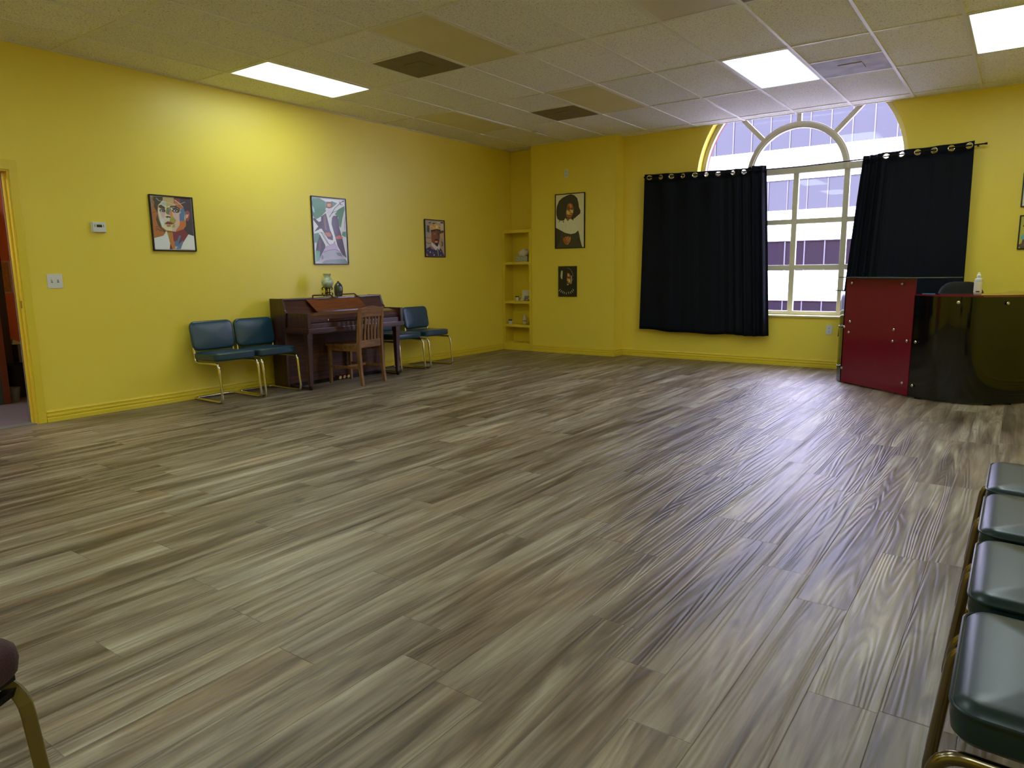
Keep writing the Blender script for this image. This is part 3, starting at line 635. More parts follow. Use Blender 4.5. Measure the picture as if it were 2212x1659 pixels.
# ---------------------------------------------------------------- built-in shelf
t = thing('corner_shelf', 'yellow built-in corner shelf with four open bays', 'shelf', (.27, YC, 0))
def R_(m): m.v = [(v[0]-.27, v[1]-YC, v[2]) for v in m.v]; return m
f = MB(); y0, y1 = YC-.012, YC+.02
f.box((.006, y0, 0), (.046, y1, 1.825)); f.box((.50, y0, 0), (.538, y1, 1.825)); f.box((.046, y0, 1.775), (.50, y1, 1.825)); f.box((.046, y0, 0), (.50, y1, .115))
R_(f).build('face_frame', M['trim'], t, .002, 1)
R_(MB().box((.006, y1, 0), (.030, YB-.006, 1.80))).build('side_panel', M['trim'], t)
R_(MB().box((.515, y1, 0), (.536, YB-.006, 1.80))).build('side_panel', M['trim'], t)
R_(MB().box((.030, YB-.018, .09), (.515, YB-.006, 1.80))).build('back_panel', M['trim'], t)
R_(MB().box((.006, y1, 1.80), (.536, YB-.006, 1.822))).build('top_panel', M['trim'], t)
SH = [.095, .375, .735, 1.325]
for z in SH: R_(MB().box((.030, YC+.0 if z > .1 else y1, z), (.515, YB-.018, z+.018))).build('shelf_board', M['trim'], t)
for z in SH[1:]: R_(MB().box((.046, y0+.003, z-.018), (.50, YC, z+.018))).build('shelf_edge', M['trim'], t)
# things on the shelves
t = thing('tissue_box', 'patterned tissue box with a tissue sticking out on the top shelf', 'tissue box', (.315, 7.41, 1.343))
MB().box((-.11, -.055, 0), (.11, .055, .085)).build('box', M['tissue_box'], t, .003)
ts = MB(); rings = []
for k, (w_, h_) in enumerate(((.045, .084), (.075, .11), (.09, .14), (.08, .165), (.05, .185), (.01, .19))):
    rings.append([(w_*math.cos(a)*(1+.15*math.sin(5*a+k))+.01*k-.02, .5*w_*math.sin(a)*(1+.3*math.cos(4*a+k)), h_+.012*math.sin(3*a)) for a in [2*PI*j/18 for j in range(18)]])
ts.loft(rings); ts.build('tissue', M['tissue'], t)
tag(MB().box((-.02, -.02, 0), (.02, .02, .075)).build('small_jar', M['plastic_grey'], None, .006, 2, (.463, 7.37, 1.343)), 'small dim jar right of the tissue box', 'jar')
def succulent(loc, label):
    t = thing('potted_succulent', label, 'plant', loc, 0, 'small potted plants on the corner shelf')
    MB().lathe([(0,0),(.026,0),(.033,.03),(.036,.055),(.031,.055),(.028,.046),(0,.046)]).build('pot', M['ivory'], t)
    p = MB()
    for k in range(14):
        a = k*2.4; r = .006+.016*(k/14); u = Vector((math.cos(a), math.sin(a), 0)); b0 = u*r+Vector((0,0,.045)); tip = u*(r+.016)+Vector((0,0,.078-.018*k/14))
        p.tube([b0, (b0+tip)/2+Vector((0,0,.006)), tip], lambda q: .006*(1-q)+.001, 6)
    p.build('leaves', M['soil'], t)
succulent((.185, 7.42, .753), 'small potted succulent on the second shelf left of the white sign')
succulent((.092, 7.36, .393), 'small potted succulent on the third shelf')
t = thing('curved_sign', 'curved white sign with black lettering on the second shelf', 'sign', (.40, 7.375, .753))
cs = MB(); prof = [(-.165, -.035, .004), (-.13, -.03, .006), (-.105, -.02, .03), (-.09, -.01, .075), (-.08, 0, .15)]
pts = [(-.16, .004), (-.125, .012), (-.10, .045), (-.09, .10), (-.088, .165)]
cs.add([(x, .0, z) for x, z in pts]+[(.075, 0, .165), (.075, 0, .004)], [tuple(range(7))]); cs.add([(x, .006, z) for x, z in pts]+[(.075, .006, .165), (.075, .006, .004)], [tuple(range(7))])
cs.build('sign_board', M['paper'], t)
lt = MB()
def fl2(pts, w_): P = stroke(pts, w_); lt.prism(P, lambda p: (p[0], -.003, p[1]), lambda p: (p[0], -.0005, p[1]))
fl2([(-.06,.008),(-.035,.075),(.072,.075)], .007); fl2([(-.06,.010),(.072,.010)], .006)
fl2([(-.036,.014),(-.022,.062)], .009); fl2([(-.022,.060),(.000,.060),(.004,.046),(-.006,.036),(-.026,.036)], .008)
fl2([(.030,.018),(.014,.026),(.016,.052),(.034,.062),(.052,.052),(.050,.026),(.030,.018)], .008)
lt.build('lettering', M['frame_black'], t)
t = thing('figurine', 'white egg-shaped figurine with a pointed top on the third shelf', 'figurine', (.345, 7.39, .393))
MB().lathe([(0,0),(.018,.002),(.032,.02),(.034,.038),(.030,.052)]).build('base', M['ivory'], t)
MB().lathe([(.031,.052),(.031,.060)]).build('band', M['frame_black'], t)
MB().lathe([(.030,.060),(.031,.075),(.026,.11),(.014,.145),(.004,.165),(0,.168)]).build('body', M['ivory'], t)
tag(MB().lathe([(0,0),(.024,0),(.028,.02),(.026,.05),(.018,.065),(0,.066)]).build('brown_pot', M['vent'], None, 0, 2, (.482, 7.35, .393)), 'small brownish pot half hidden at the right end of the third shelf', 'pot')

# ---------------------------------------------------------------- cantilever chairs
def cantilever_chair(label, cat, loc, rz, vinyl, tube, group, back=True):
    t = thing('cantilever_chair', label, cat, loc, rz, group)
    hw = .208; r = .0125; p = []
    for s in (1, -1):
        q = [(.066, s*hw, .70), (.125, s*hw, .368), (.505, s*hw, .378), (.542, s*hw, .0145), (.035, s*hw, .0145)]
        p.append(q)
    path = p[0]+p[1][::-1]
    MB().tube(path, r, 12, fillet=.055, fn=7).build('tube_frame', tube, t)
    m = Matrix.Translation((.284, 0, .432)) @ Matrix.Rotation(math.radians(-1.5), 4, 'Y')
    st = MB().cushion(.42, .435, .078, .05, .028, .012, m).build('seat', vinyl, t)
    rim = [m @ Vector((x, y, .024)) for x, y in rounded(.421, .436, .05)]
    MB().tube(rim, .0035, 6, closed=True).build('piping', vinyl, st)
    m = Matrix.Translation((.098, 0, .622)) @ Matrix.Rotation(math.radians(80), 4, 'Y')
    bk = MB().cushion(.285, .452, .042, .06, .02, .010, m).build('backrest', vinyl, t)
    return t
def rounded(w, d, R, seg=6):
    out = []
    for (cx, cy, a0) in ((w/2-R, d/2-R, 0), (-(w/2-R), d/2-R, PI/2), (-(w/2-R), -(d/2-R), PI), (w/2-R, -(d/2-R), 1.5*PI)):
        for k in range(seg+1): a = a0+k*PI/2/seg; out.append((cx+R*math.cos(a), cy+R*math.sin(a)))
    return out
c1 = cantilever_chair('teal vinyl cantilever chair on chrome tubes, the one nearest the doorway', 'chair', (0, 2.36, 0), 0, M['teal'], M['chrome'], 'teal chairs beside the piano')
copy_tree(c1, (0, 2.828, 0), 'teal vinyl cantilever chair directly against the left side of the piano')
copy_tree(c1, (0, 4.715, 0), 'teal vinyl cantilever chair partly hidden behind the right leg of the piano')
copy_tree(c1, (0, 5.235, 0), 'teal vinyl cantilever chair furthest right, nearest the corner shelf')
r1 = cantilever_chair('dark green cantilever chair with brass tubes in the bottom right corner, nearest the camera', 'chair', (6.975, .035, 0), PI, M['green_vinyl'], M['brass'], 'dark green chairs along the right edge')
copy_tree(r1, (6.975, .52, 0), 'dark green cantilever chair second from the bottom right corner')
copy_tree(r1, (6.975, 1.0, 0), 'dark green cantilever chair third from the bottom right corner')
copy_tree(r1, (6.975, 1.46, 0), 'dark green cantilever chair farthest up the row at the right edge')

# ---------------------------------------------------------------- upright piano
PY0, PY1 = 3.06, 4.475
t = thing('upright_piano', 'dark mahogany upright piano with closed lid against the left wall', 'piano', (.06, (PY0+PY1)/2, 0))
ox, oy = .06, (PY0+PY1)/2
def P_(m): m.v = [(v[0]-ox, v[1]-oy, v[2]) for v in m.v]; return m
KX = .67
side = [(.06,.012),(.29,.012),(.29,.60),(.325,.80),(.325,.815),(.305,.835),(.262,.948),(.06,.948)]
for (a, b) in ((PY0, PY0+.028), (PY1-.028, PY1)):
    P_(MB().prism(side, lambda p: (p[0], a, p[1]), lambda p: (p[0], b, p[1]))).build('side_panel', M['piano_z'], t, .003)
P_(MB().box((.06, PY0+.028, .03), (.08, PY1-.028, .93))).build('back_panel', M['piano_x'], t)
P_(MB().box((.262, PY0+.028, .045), (.282, PY1-.028, .60))).build('lower_panel', M['piano_low'], t, .002)
P_(MB().box((.255, PY0+.028, .0), (.270, PY1-.028, .045))).build('bottom_rail', M['dark_metal'], t)
P_(MB().box((.262, PY0+.028, .045), (.292, PY1-.028, .12))).build('kick_rail', M['piano_low'], t, .003)
P_(MB().prism([(.245,.925),(.262,.925),(.335,.79),(.315,.79)], lambda p: (p[0], PY0+.028, p[1]), lambda p: (p[0], PY1-.028, p[1]))).build('upper_panel', M['piano_x'], t)
P_(MB().box((.062, PY0+.028, .928), (.268, PY1-.028, .944))).build('top_lid', M['piano_x'], t, .003)
# key bed with cheeks
P_(MB().box((.285, PY0+.012, .60), (KX, PY1-.03, .645))).build('key_bed', M['piano_x'], t, .004)
P_(MB().box((.28, PY0+.022, .585), (KX-.03, PY1-.04, .60))).build('bed_moulding', M['piano_x'], t, .003)
for (a, b) in ((PY0+.015, PY0+.055), (PY1-.075, PY1-.035)):
    P_(MB().box((.32, a, .645), (KX-.012, b, .803))).build('key_cheek', M['piano_z'], t, .003)
P_(MB().box((.32, PY0+.055, .772), (.47, PY1-.075, .792))).build('desk_ledge', M['piano_x'], t, .003)
P_(MB().prism([(.40,.782),(.46,.795),(.60,.775),(.625,.735),(.615,.700),(.60,.700),(.40,.74)], lambda p: (p[0], PY0+.057, p[1]), lambda p: (p[0], PY1-.077, p[1]))).build('key_lid', M['piano_x'], t, .003)
P_(MB().box((.58, PY0+.055, .645), (.632, PY1-.075, .694))).build('key_slip', M['piano_x'], t, .003)
for y in (PY0+.30, PY1-.33):
    P_(MB().lathe([(.004,0),(.004,.008),(.010,.012),(.011,.018),(.006,.023),(0,.024)], (0,0,0), 14, Matrix.Translation((.617, y, .722)) @ Matrix.Rotation(PI/2, 4, 'Y'))).build('lid_knob', M['gold'], t)
# legs with casters
for y in (PY0+.065, PY1-.085):
    m = MB()
    def sq(x, yy, h, z): return [(x-h, yy-h, z), (x+h, yy-h, z), (x+h, yy+h, z), (x-h, yy+h, z)]
    lx = .585
    m.loft([sq(lx, y, .019, .045), sq(lx, y, .030, .52)], smooth=False); m.loft([sq(lx, y, .034, .535), sq(lx, y, .034, .60)], smooth=False); m.loft([sq(lx, y, .030, .52), sq(lx, y, .034, .535)], smooth=False)
    lg = P_(m).build('leg', M['piano_z'], t, .002)
    cm = MB().lathe([(.0,-.012),(.018,-.012),(.022,0),(.018,.012),(0,.012)], (0,0,0), 16, Matrix.Translation((lx+.004, y, .022)) @ Matrix.Rotation(PI/2, 4, 'X'))
    cm.box((lx-.008, y-.016, .02), (lx+.006, y+.016, .046)); P_(cm).build('caster', M['dark_metal'], lg)
    P_(MB().box((.27, y-.02, .010), (.575, y+.02, .032))).build('toe_rail', M['piano_z'], t, .003)
# music desk
DYa, DYb = 3.395, 4.165
P_(MB().hexa([(.385,DYa+.03,.795),(.385,DYb-.01,.795),(.375,DYb-.01,.790),(.375,DYa+.03,.790),(.292,DYa-.04,.930),(.292,DYb-.07,.930),(.282,DYb-.07,.926),(.282,DYa-.04,.926)])).build('music_desk', M['desk_front'], t)
P_(MB().box((.372, DYa+.02, .790), (.40, DYb+.0, .806))).build('music_ledge', M['piano_x'], t, .002)
rl = MB()
for (a, b) in ((3.45, 3.70), (3.79, 4.05)):
    rl.tube([(.288, a, .925), (.276, a+.005, .970), (.276, b, .970), (.288, b+.05, .925)], .0075, 8, fillet=.01)
rl.tube([(.288, 3.37, .925), (.286, 3.43, .930), (.284, 3.46, .924)], .007, 8); rl.tube([(.288, 4.08, .925), (.284, 4.11, .938), (.286, 4.15, .925)], .007, 8); rl.tube([(.288, 3.68, .926), (.284, 3.745, .935), (.288, 3.80, .926)], .006, 8)
P_(rl).build('desk_rail', M['piano_z'], t)
for y in (3.70, 3.76, 3.82):
    P_(MB().tube([(.27, y, .055), (.33, y, .052), (.375, y, .045)], lambda q: .010+.010*q*q, 10)).build('pedal', M['gold'], t)

# objects on the piano
t = thing('candle_holder', 'mottled green glass bowl on a black scrolled iron stand on the piano', 'candle holder', (.205, 3.726, .9455), math.radians(20))
MB().lathe([(0,.098),(.028,.098),(.045,.110),(.062,.135),(.067,.158),(.060,.182),(.046,.205),(.037,.222),(.036,.232),(.041,.248),(.044,.256),(.039,.256),(.033,.236),(.034,.220),(.056,.180),(.062,.158),(.056,.135),(.03,.11),(0,.106)], seg=28).build('glass_bowl', M['vase_green'], t)
st = MB()
def spiral(c, r0, r1, a0, a1, dirv, n=14):
    return [Vector(dirv)*(c[0]+(r0+(r1-r0)*k/n)*math.cos(a0+(a1-a0)*k/n))+Vector((0,0,c[1]+(r0+(r1-r0)*k/n)*math.sin(a0+(a1-a0)*k/n))) for k in range(n+1)]
for q in range(3):
    a = math.radians([-75, 75, 180][q]); u = (math.cos(a), math.sin(a), 0)
    # C-scroll: curls outward at top and foot
    top = spiral((.056, .086), .009, .029, -.9, PI+.15, u, 18); bot = spiral((.056, .034), .029, .010, PI-.15, 2*PI+.9, u, 18)
    mid = [Vector(u)*.026+Vector((0,0,z)) for z in (.078, .055)]
    st.tube(top+mid+bot[0:], .0055, 8)
for z in (.096, .046): st.tube([(.030*math.cos(2*PI*k/20), .030*math.sin(2*PI*k/20), z) for k in range(20)], .005, 8, closed=True)
st.build('iron_stand', M['iron'], t)
t2 = MB().lathe([(0,0),(.040,0),(.047,.02),(.051,.06),(.050,.10),(.040,.132),(.022,.152),(.012,.160),(.011,.170),(.007,.170),(.006,.155),(0,.150)], seg=28).build('ceramic_vase', M['vase_dark'], None, 0, 2, (.115, 3.955, .9455))
tag(t2, 'dark grey narrow-necked vase behind the candle holder on the piano', 'vase')

# ---------------------------------------------------------------- oak chair at the piano (faces the piano)
t = thing('wooden_chair', 'oak slat-back wooden chair pulled up to the piano', 'chair', (.585, 3.765, 0), math.radians(8))
xb, xf = .20, -.235; hw = .185
for s in (1, -1):
    m = MB(); rings = []
    for (x, z, h) in ((xb+.035, 0, .015), (xb+.012, .16, .018), (xb, .36, .021), (xb, .48, .021), (xb+.012, .65, .018), (xb+.035, .835, .015)):
        y = s*(hw+ (.0 if z > .4 else .005)); rings.append([(x-h, y-.017, z), (x+h, y-.017, z), (x+h, y+.017, z), (x-h, y+.017, z)])
    m.loft(rings, smooth=False).build('rear_leg', M['oak'], t, .003)
for s in (1, -1):
    m = MB(); y = s*.165; m.loft([[(xf-.014,y-.014,0),(xf+.014,y-.014,0),(xf+.014,y+.014,0),(xf-.014,y+.014,0)], [(xf-.019,y-.019,.415),(xf+.019,y-.019,.415),(xf+.019,y+.019,.415),(xf-.019,y+.019,.415)]], smooth=False); m.build('front_leg', M['oak'], t, .003)
sp = [(xf-.035,-.20),(xb-.01,-.165),(xb-.01,.165),(xf-.035,.20),(xf-.05,.12),(xf-.053,0),(xf-.05,-.12)]
MB().prism(sp, lambda p: (p[0], p[1], .418), lambda p: (p[0], p[1], .444)).build('seat', M['oak_h'], t, .006)
ap = MB(); ap.box((xf-.01, -.15, .365), (xf+.01, .15, .418)); ap.box((xf, -.175, .365), (xb, -.157, .418)); ap.box((xf, .157, .365), (xb, .175, .418)); ap.build('apron', M['oak_h'], t, .002)
# back: lower rail, crest, six slats
MB().box((xb-.014, -.17, .405), (xb+.012, .17, .485)).build('back_rail', M['oak_h'], t, .004)
cr = [(-.17,.735),(.17,.735)]+[(.17-.34*k/16, .832+.022*math.sin(PI*k/16)**1.5) for k in range(17)]
MB().prism(cr, lambda p: (xb+.010+(p[1]-.735)*.15, p[0], p[1]), lambda p: (xb+.034+(p[1]-.735)*.15, p[0], p[1])).build('crest_rail', M['oak_h'], t, .004)
for k in range(6):
    y = -.138+k*.0552
    m = MB(); m.loft([[(x-.006, y-.0125, z), (x+.006, y-.0125, z), (x+.006, y+.0125, z), (x-.006, y+.0125, z)] for (x, z) in ((xb, .48), (xb+.006, .6), (xb+.022, .74))], smooth=False)
    m.build('slat', M['oak'], t, .002, 1)
MB().box((xf, -.178, .175), (xb+.005, -.158, .205)).build('stretcher', M['oak_h'], t, .003); MB().box((xf, .158, .175), (xb+.005, .178, .205)).build('stretcher', M['oak_h'], t, .003)
MB().box((-.03, -.16, .178), (-.005, .16, .202)).build('stretcher', M['oak_h'], t, .003)

# ---------------------------------------------------------------- curtains
def curtain(name, label, grom, yr, ztop, bottom, folds, seed, lean=0):
    """grom: x of each grommet on the rod; bottom(s) -> (x, z); s in 0..1"""
    t = thing(name, label, 'curtain', (grom[0], yr, 0), 0, 'black grommet curtains')
    xs0, xs1 = ztop[0][0], ztop[-1][0]
    def topz(x):
        for (a, za), (b, zb) in zip(ztop, ztop[1:]):
            if x <= b: return za+(zb-za)*(x-a)/(b-a)
        return ztop[-1][1]
    def idx(x):
        g = grom
        if x <= g[0]: return -(g[0]-x)/(g[1]-g[0])
        for i in range(len(g)-1):
            if x <= g[i+1]: return i+(x-g[i])/(g[i+1]-g[i])
        return len(g)-1+(x-g[-1])/(g[-1]-g[-2])
    rng = random.Random(seed); ph = [rng.uniform(0, 6.28) for _ in range(8)]
    def pt(x, v):     # x at top edge, v = 0 top..1 bottom
        s = (x-xs0)/(xs1-xs0); bx, bz = bottom(s); z0 = topz(x)
        z = z0+(bz-z0)*v; X = x+(bx-x)*v
        f = folds(s); i = idx(x)
        yw = .022*math.sin(PI*i)*(1-.75*min(v*3, 1))*(1-.6*f)
        yw += f*(.026*math.sin(s*PI*2*15+ph[0]+.5*v)+.010*math.sin(s*PI*2*27+ph[1])*(1-.4*v))*(.55+.45*min(v*4, 1))
        yw += .012*math.sin(s*9+ph[2])*v+.006*math.sin(s*23+ph[3]+v*2)*v
        return Vector((X, yr+yw-.012*v, z))
    n = 230; cols = [xs0+(xs1-xs0)*k/n for k in range(n+1)]; gr = .026; cell = .038; band = .085
    m = MB(); H = 2.08; vb = band/H
    vs = [vb+(1-vb)*k/36 for k in range(37)]
    m.loft([[pt(x, v) for x in cols] for v in vs], closed=False)
    # top band: plain between grommets, holed cells at grommets
    edges = [xs0]
    for gx in grom: edges += [gx-cell, gx+cell]
    edges.append(xs1)
    for k in range(0, len(edges), 2):
        a, b = edges[k], edges[k+1]
        if b-a < .004: continue
        q = max(2, int((b-a)/.006)); m.loft([[pt(a+(b-a)*j/q, v) for j in range(q+1)] for v in (0, vb/2, vb)], closed=False)
    for gx in grom:
        N_ = 32; sq = []; ci = []
        for j in range(N_):
            a = 2*PI*j/N_+PI/4; c_, s_ = math.cos(a), math.sin(a); k = 1/max(abs(c_), abs(s_))
            sq.append(pt(gx+cell*c_*k, (vb/2)*(1-s_*k)))
            ci.append(pt(gx+gr*c_, vb/2-(gr*s_)/H))
        m.loft([sq, ci], cap=False)
    o = m.build('cloth', M['black_fabric'], t, loc=(-grom[0], -yr, 0))
    so = o.modifiers.new('thick', 'SOLIDIFY'); so.thickness = .0022; so.offset = 0
    for gx in grom:
        ring_ = [pt(gx+.028*math.cos(2*PI*j/24), vb/2-.028*math.sin(2*PI*j/24)/H)-Vector((grom[0], yr, 0)) for j in range(24)]
        MB().tube(ring_, .0055, 8, closed=True).build('grommet', M['steel'], t)
    return t
YR = YB-.085
gl = [2.352, 2.515, 2.665, 2.822, 2.985, 3.135, 3.29, 3.475, 3.615]
def bl(s): return (2.245+(4.005-2.245)*(s**.93 if s < .7 else s**.93), .392-.03*min(s*2.5, 1)+.006*math.sin(s*20))
def fl_l(s): return 0.05 if s < .60 else min(1, .05+(s-.60)*3.4)
curtain('window_curtain', 'black curtain covering the left half of the arched window', gl, YR, [(2.29, 2.465), (2.8, 2.448), (3.3, 2.432), (3.65, 2.425), (3.70, 2.445), (3.885, 2.435)], bl, fl_l, 3)
grt = [5.185, 5.335, 5.487, 5.641, 5.796, 5.955]
def br(s): return (4.81+(6.02-4.81)*s**.95, .40)
def fl_r(s): return 0.05 if s > .30 else min(1, .05+(.30-s)*5)
curtain('window_curtain', 'black curtain hanging at the right of the arched window behind the desk', grt, YR, [(4.955, 2.435), (5.10, 2.440), (5.15, 2.452), (5.5, 2.462), (5.8, 2.470), (6.0, 2.482)], br, fl_r, 5)
t = thing('curtain_rod', 'thin black curtain rod sagging across the arched window', 'curtain rod', (2.28, YR, 2.437))
rp = [(2.285, 2.430), (3.0, 2.402), (3.7, 2.388), (4.3, 2.385), (5.0, 2.402), (5.6, 2.426), (6.10, 2.444)]
rod = MB().tube([(x-2.28, 0, z-2.437) for x, z in rp], .0075, 8); rod.build('rod', M['dark_metal'], t)
for (x, z) in ((2.285, 2.430), (6.10, 2.444)): MB().tube([(x-2.28-.012, 0, z-2.437), (x-2.28+.012, 0, z-2.437)], .011, 10).build('finial', M['dark_metal'], t)
for (x, z) in ((2.31, 2.43), (6.03, 2.442)):
    b = MB(); b.box((x-2.28-.008, .010, z-2.437-.012), (x-2.28+.008, YB-YR, z-2.437+.004)); b.build('bracket', M['dark_metal'], t)

# ---------------------------------------------------------------- reception desk
t = thing('reception_desk', 'curved reception desk with a red panel and glossy black panels', 'desk', (5.8, 6.3, 0))
def D_(m): m.v = [(v[0]-5.8, v[1]-6.3, v[2]) for v in m.v]; return m
def offs(path, d):
    out = []
    for i, p in enumerate(path):
        a = Vector(path[max(i-1, 0)]); b = Vector(path[min(i+1, len(path)-1)]); u = (b-a).normalized(); out.append((p[0]-u.y*d, p[1]+u.x*d))
    return out
def smooth_path(pts, n=8):
    out = []; P = [Vector(p) for p in pts]
    for i in range(len(P)-1):
        p0 = P[max(i-1, 0)]; p1 = P[i]; p2 = P[i+1]; p3 = P[min(i+2, len(P)-1)]
        for k in range(n):
            s = k/n; out.append(tuple(.5*((2*p1)+(-p0+p2)*s+(2*p0-5*p1+4*p2-p3)*s*s+(-p0+3*p1-3*p2+p3)*s**3)))
    out.append(tuple(P[-1])); return out
def panel(path, z0, z1, th, mt, name):
    q = offs(path, th); m = MB()
    rings = [[(a[0], a[1], z0), (b[0], b[1], z0), (b[0], b[1], z1), (a[0], a[1], z1)] for a, b in zip(path, q)]
    m.loft(rings); o = D_(m).build(name, mt, t)
    for p in o.data.polygons: p.use_smooth = len(o.data.polygons) > 8
    return o
red = [(5.048, 6.476), (5.28, 6.275), (5.51, 6.075), (5.735, 5.876)]
panel(smooth_path(red, 2), .012, 1.093, .012, M['red_panel'], 'front_panel')['label'] = 'glossy dark red front panel'
blk = smooth_path([(5.742, 5.868), (5.90, 5.765), (6.09, 5.708), (6.27, 5.725), (6.43, 5.815), (6.60, 6.00), (6.74, 6.28), (6.82, 6.60), (6.84, 6.95)], 6)
panel(blk, .012, .940, .012, M['black_panel'], 'curved_panel')['label'] = 'glossy black curved panel'
end = smooth_path([(5.30, 7.10), (5.12, 7.02), (4.99, 6.84), (4.965, 6.66), (5.035, 6.492)], 6)
panel(end, .012, .955, .010, M['black_panel'], 'end_panel')['label'] = 'glossy black curved end panel'
# work surface
inn = offs(blk, .42); m = MB()
sh = [tuple(p) for p in offs(blk, -.012)]+[tuple(p) for p in inn[::-1]]
m.prism(sh, lambda p: (p[0], p[1], .942), lambda p: (p[0], p[1], .954)); D_(m).build('counter_top', M['red_panel'], t)['label'] = 'thin red acrylic counter top'
for z in (.30,):
    m = MB(); m.prism([tuple(p) for p in offs(blk, .02)]+[tuple(p) for p in inn[::-1]], lambda p: (p[0], p[1], z), lambda p: (p[0], p[1], z+.016)); D_(m).build('inner_shelf', M['frame_black'], t)
# glass top over the red panel
m = MB(); u = (Vector((5.735, 5.876))-Vector((5.048, 6.476))).normalized(); n = Vector((-u.y, u.x))
a = Vector((5.048, 6.476))-u*.06-n*.05; b = Vector((5.735, 5.876))+u*.02-n*.05
gp = [tuple(a), tuple(b), tuple(b+n*.42+u*.12), tuple(a+n*.36)]
m.prism(gp, lambda p: (p[0], p[1], 1.097), lambda p: (p[0], p[1], 1.106)); D_(m).build('glass_top', M['glass_shelf'], t)['label'] = 'thin glass top shelf'
m = MB(); gp2 = [(4.915, 6.60), (4.99, 6.50), (5.06, 6.56), (5.12, 6.98), (4.98, 6.80)]
m.prism(gp2, lambda p: (p[0], p[1], .958), lambda p: (p[0], p[1], .966)); D_(m).build('side_shelf', M['glass_shelf'], t)
m = MB(); 
for (x, y) in ((5.16, 6.46), (5.62, 6.06), (5.60, 6.25)): m.box((x-.015, y-.015, 0), (x+.015, y+.015, 1.097))
D_(m).build('inner_posts', M['dark_metal'], t)
# stand-off knobs
import mathutils
def knob(x, y, z, nx, ny):
    nn = Vector((nx, ny, 0)).normalized(); R = nn.to_track_quat('Z', 'X').to_matrix().to_4x4()
    D_(MB().lathe([(.006,-.004),(.006,.006),(.013,.008),(.014,.015),(.010,.019),(0,.020)], (0,0,0), 14, Matrix.Translation((x, y, z)) @ R)).build('standoff_knob', M['steel'], t)
def on_red(s, z): p = Vector((5.048, 6.476)).lerp(Vector((5.735, 5.876)), s); knob(p.x, p.y, z, -n.x, -n.y)
for s, z in ((.10, 1.045), (.84, 1.045), (.11, .65), (.10, .54), (.77, .612), (.765, .502), (.022, .59), (.022, .158), (.955, .52), (.935, .125)): on_red(s, z)
for (x, y, z) in ((5.79, 5.836, .52), (5.785, 5.84, .118), (6.09, 5.706, .89), (6.425, 5.81, .885)):
    i = min(range(1, len(blk)-1), key=lambda k: (blk[k][0]-x)**2+(blk[k][1]-y)**2); d_ = Vector(blk[i+1])-Vector(blk[i-1]); knob(blk[i][0], blk[i][1], z, d_.y, -d_.x)
for (i, z) in ((21, .585), (21, .165)):
    d_ = Vector(end[i+1])-Vector(end[i-1]); knob(end[i][0], end[i][1], z, d_.y, -d_.x)
m = MB()
for (x, y) in ((5.83, 5.83), (6.36, 5.80), (6.50, 5.92)): m.box((x-.03, y, .0), (x+.03, y+.02, .012))
D_(m).build('foot_blocks', M['dark_metal'], t)
# things on the desk
t = thing('sanitizer_bottle', 'clear pump bottle with a white cap and label on the desk', 'bottle', (6.21, 5.90, .9555))
MB().lathe([(0,0),(.028,0),(.031,.006),(.031,.118),(.028,.132),(.014,.142),(.013,.148)], seg=24).build('bottle_body', mat('clear_plastic', (200, 205, 200), .15, coat=.5), t)
MB().lathe([(.0316,.015),(.0316,.108)], seg=24).build('bottle_label', M['paper'], t)
MB().lathe([(.015,.146),(.016,.165),(.012,.170),(.009,.172),(.009,.184),(.005,.188),(0,.188)], seg=20).build('bottle_cap', M['plastic'], t)
tx = MB(); tx.box((-.033, -.014, .018), (-.0318, .012, .028)); tx.box((-.012, -.0328, .020), (.016, -.0316, .030)); tx.build('label_print', M['frame_black'], t)
o = MB().box((-.055, -.008, 0), (.055, .008, .007)).build('blue_pen', mat('blue_plastic', (60, 140, 175), .3), None, .003, 2, (5.845, 5.87, .954)); o.rotation_euler = (0, 0, -.35)
tag(o, 'light blue pen lying on the desk top beside the red panel', 'pen')
# office chair behind the desk
t = thing('office_chair', 'black office chair showing its rounded back behind the desk', 'chair', (6.15, 6.62, 0), math.radians(-60))
m = Matrix.Translation((-.22, 0, .80)) @ Matrix.Rotation(math.radians(82), 4, 'Y')
MB().cushion(.50, .42, .08, .14, .035, .02, m).build('backrest', M['black_cloth'], t)
MB().cushion(.48, .48, .08, .12, .035, .01, Matrix.Translation((.03, 0, .47))).build('seat', M['black_cloth'], t)
MB().tube([(0, 0, .43), (0, 0, .10)], .026, 12).build('gas_lift', M['dark_metal'], t)
MB().tube([(-.05, 0, .43), (-.24, 0, .46), (-.27, 0, .62)], .016, 8, fillet=.05).build('back_bar', M['dark_metal'], t)
for k in range(5):
    a = 2*PI*k/5; u2 = Vector((math.cos(a), math.sin(a), 0)); lg = MB().tube([Vector((0,0,.10)), u2*.27+Vector((0,0,.068))], lambda q: .024-.01*q, 8).build('base_leg', M['dark_metal'], t)
    w2 = u2.cross(Vector((0,0,1))); MB().tube([u2*.27+Vector((0,0,.027))-w2*.014, u2*.27+Vector((0,0,.027))+w2*.014], .027, 14).build('caster', M['dark_metal'], lg)

# ---------------------------------------------------------------- maroon banquet chair (bottom left corner)
t = thing('banquet_chair', 'maroon upholstered chair with olive metal legs cut off by the bottom left corner', 'chair', (4.925, -1.31, 0), math.radians(30))
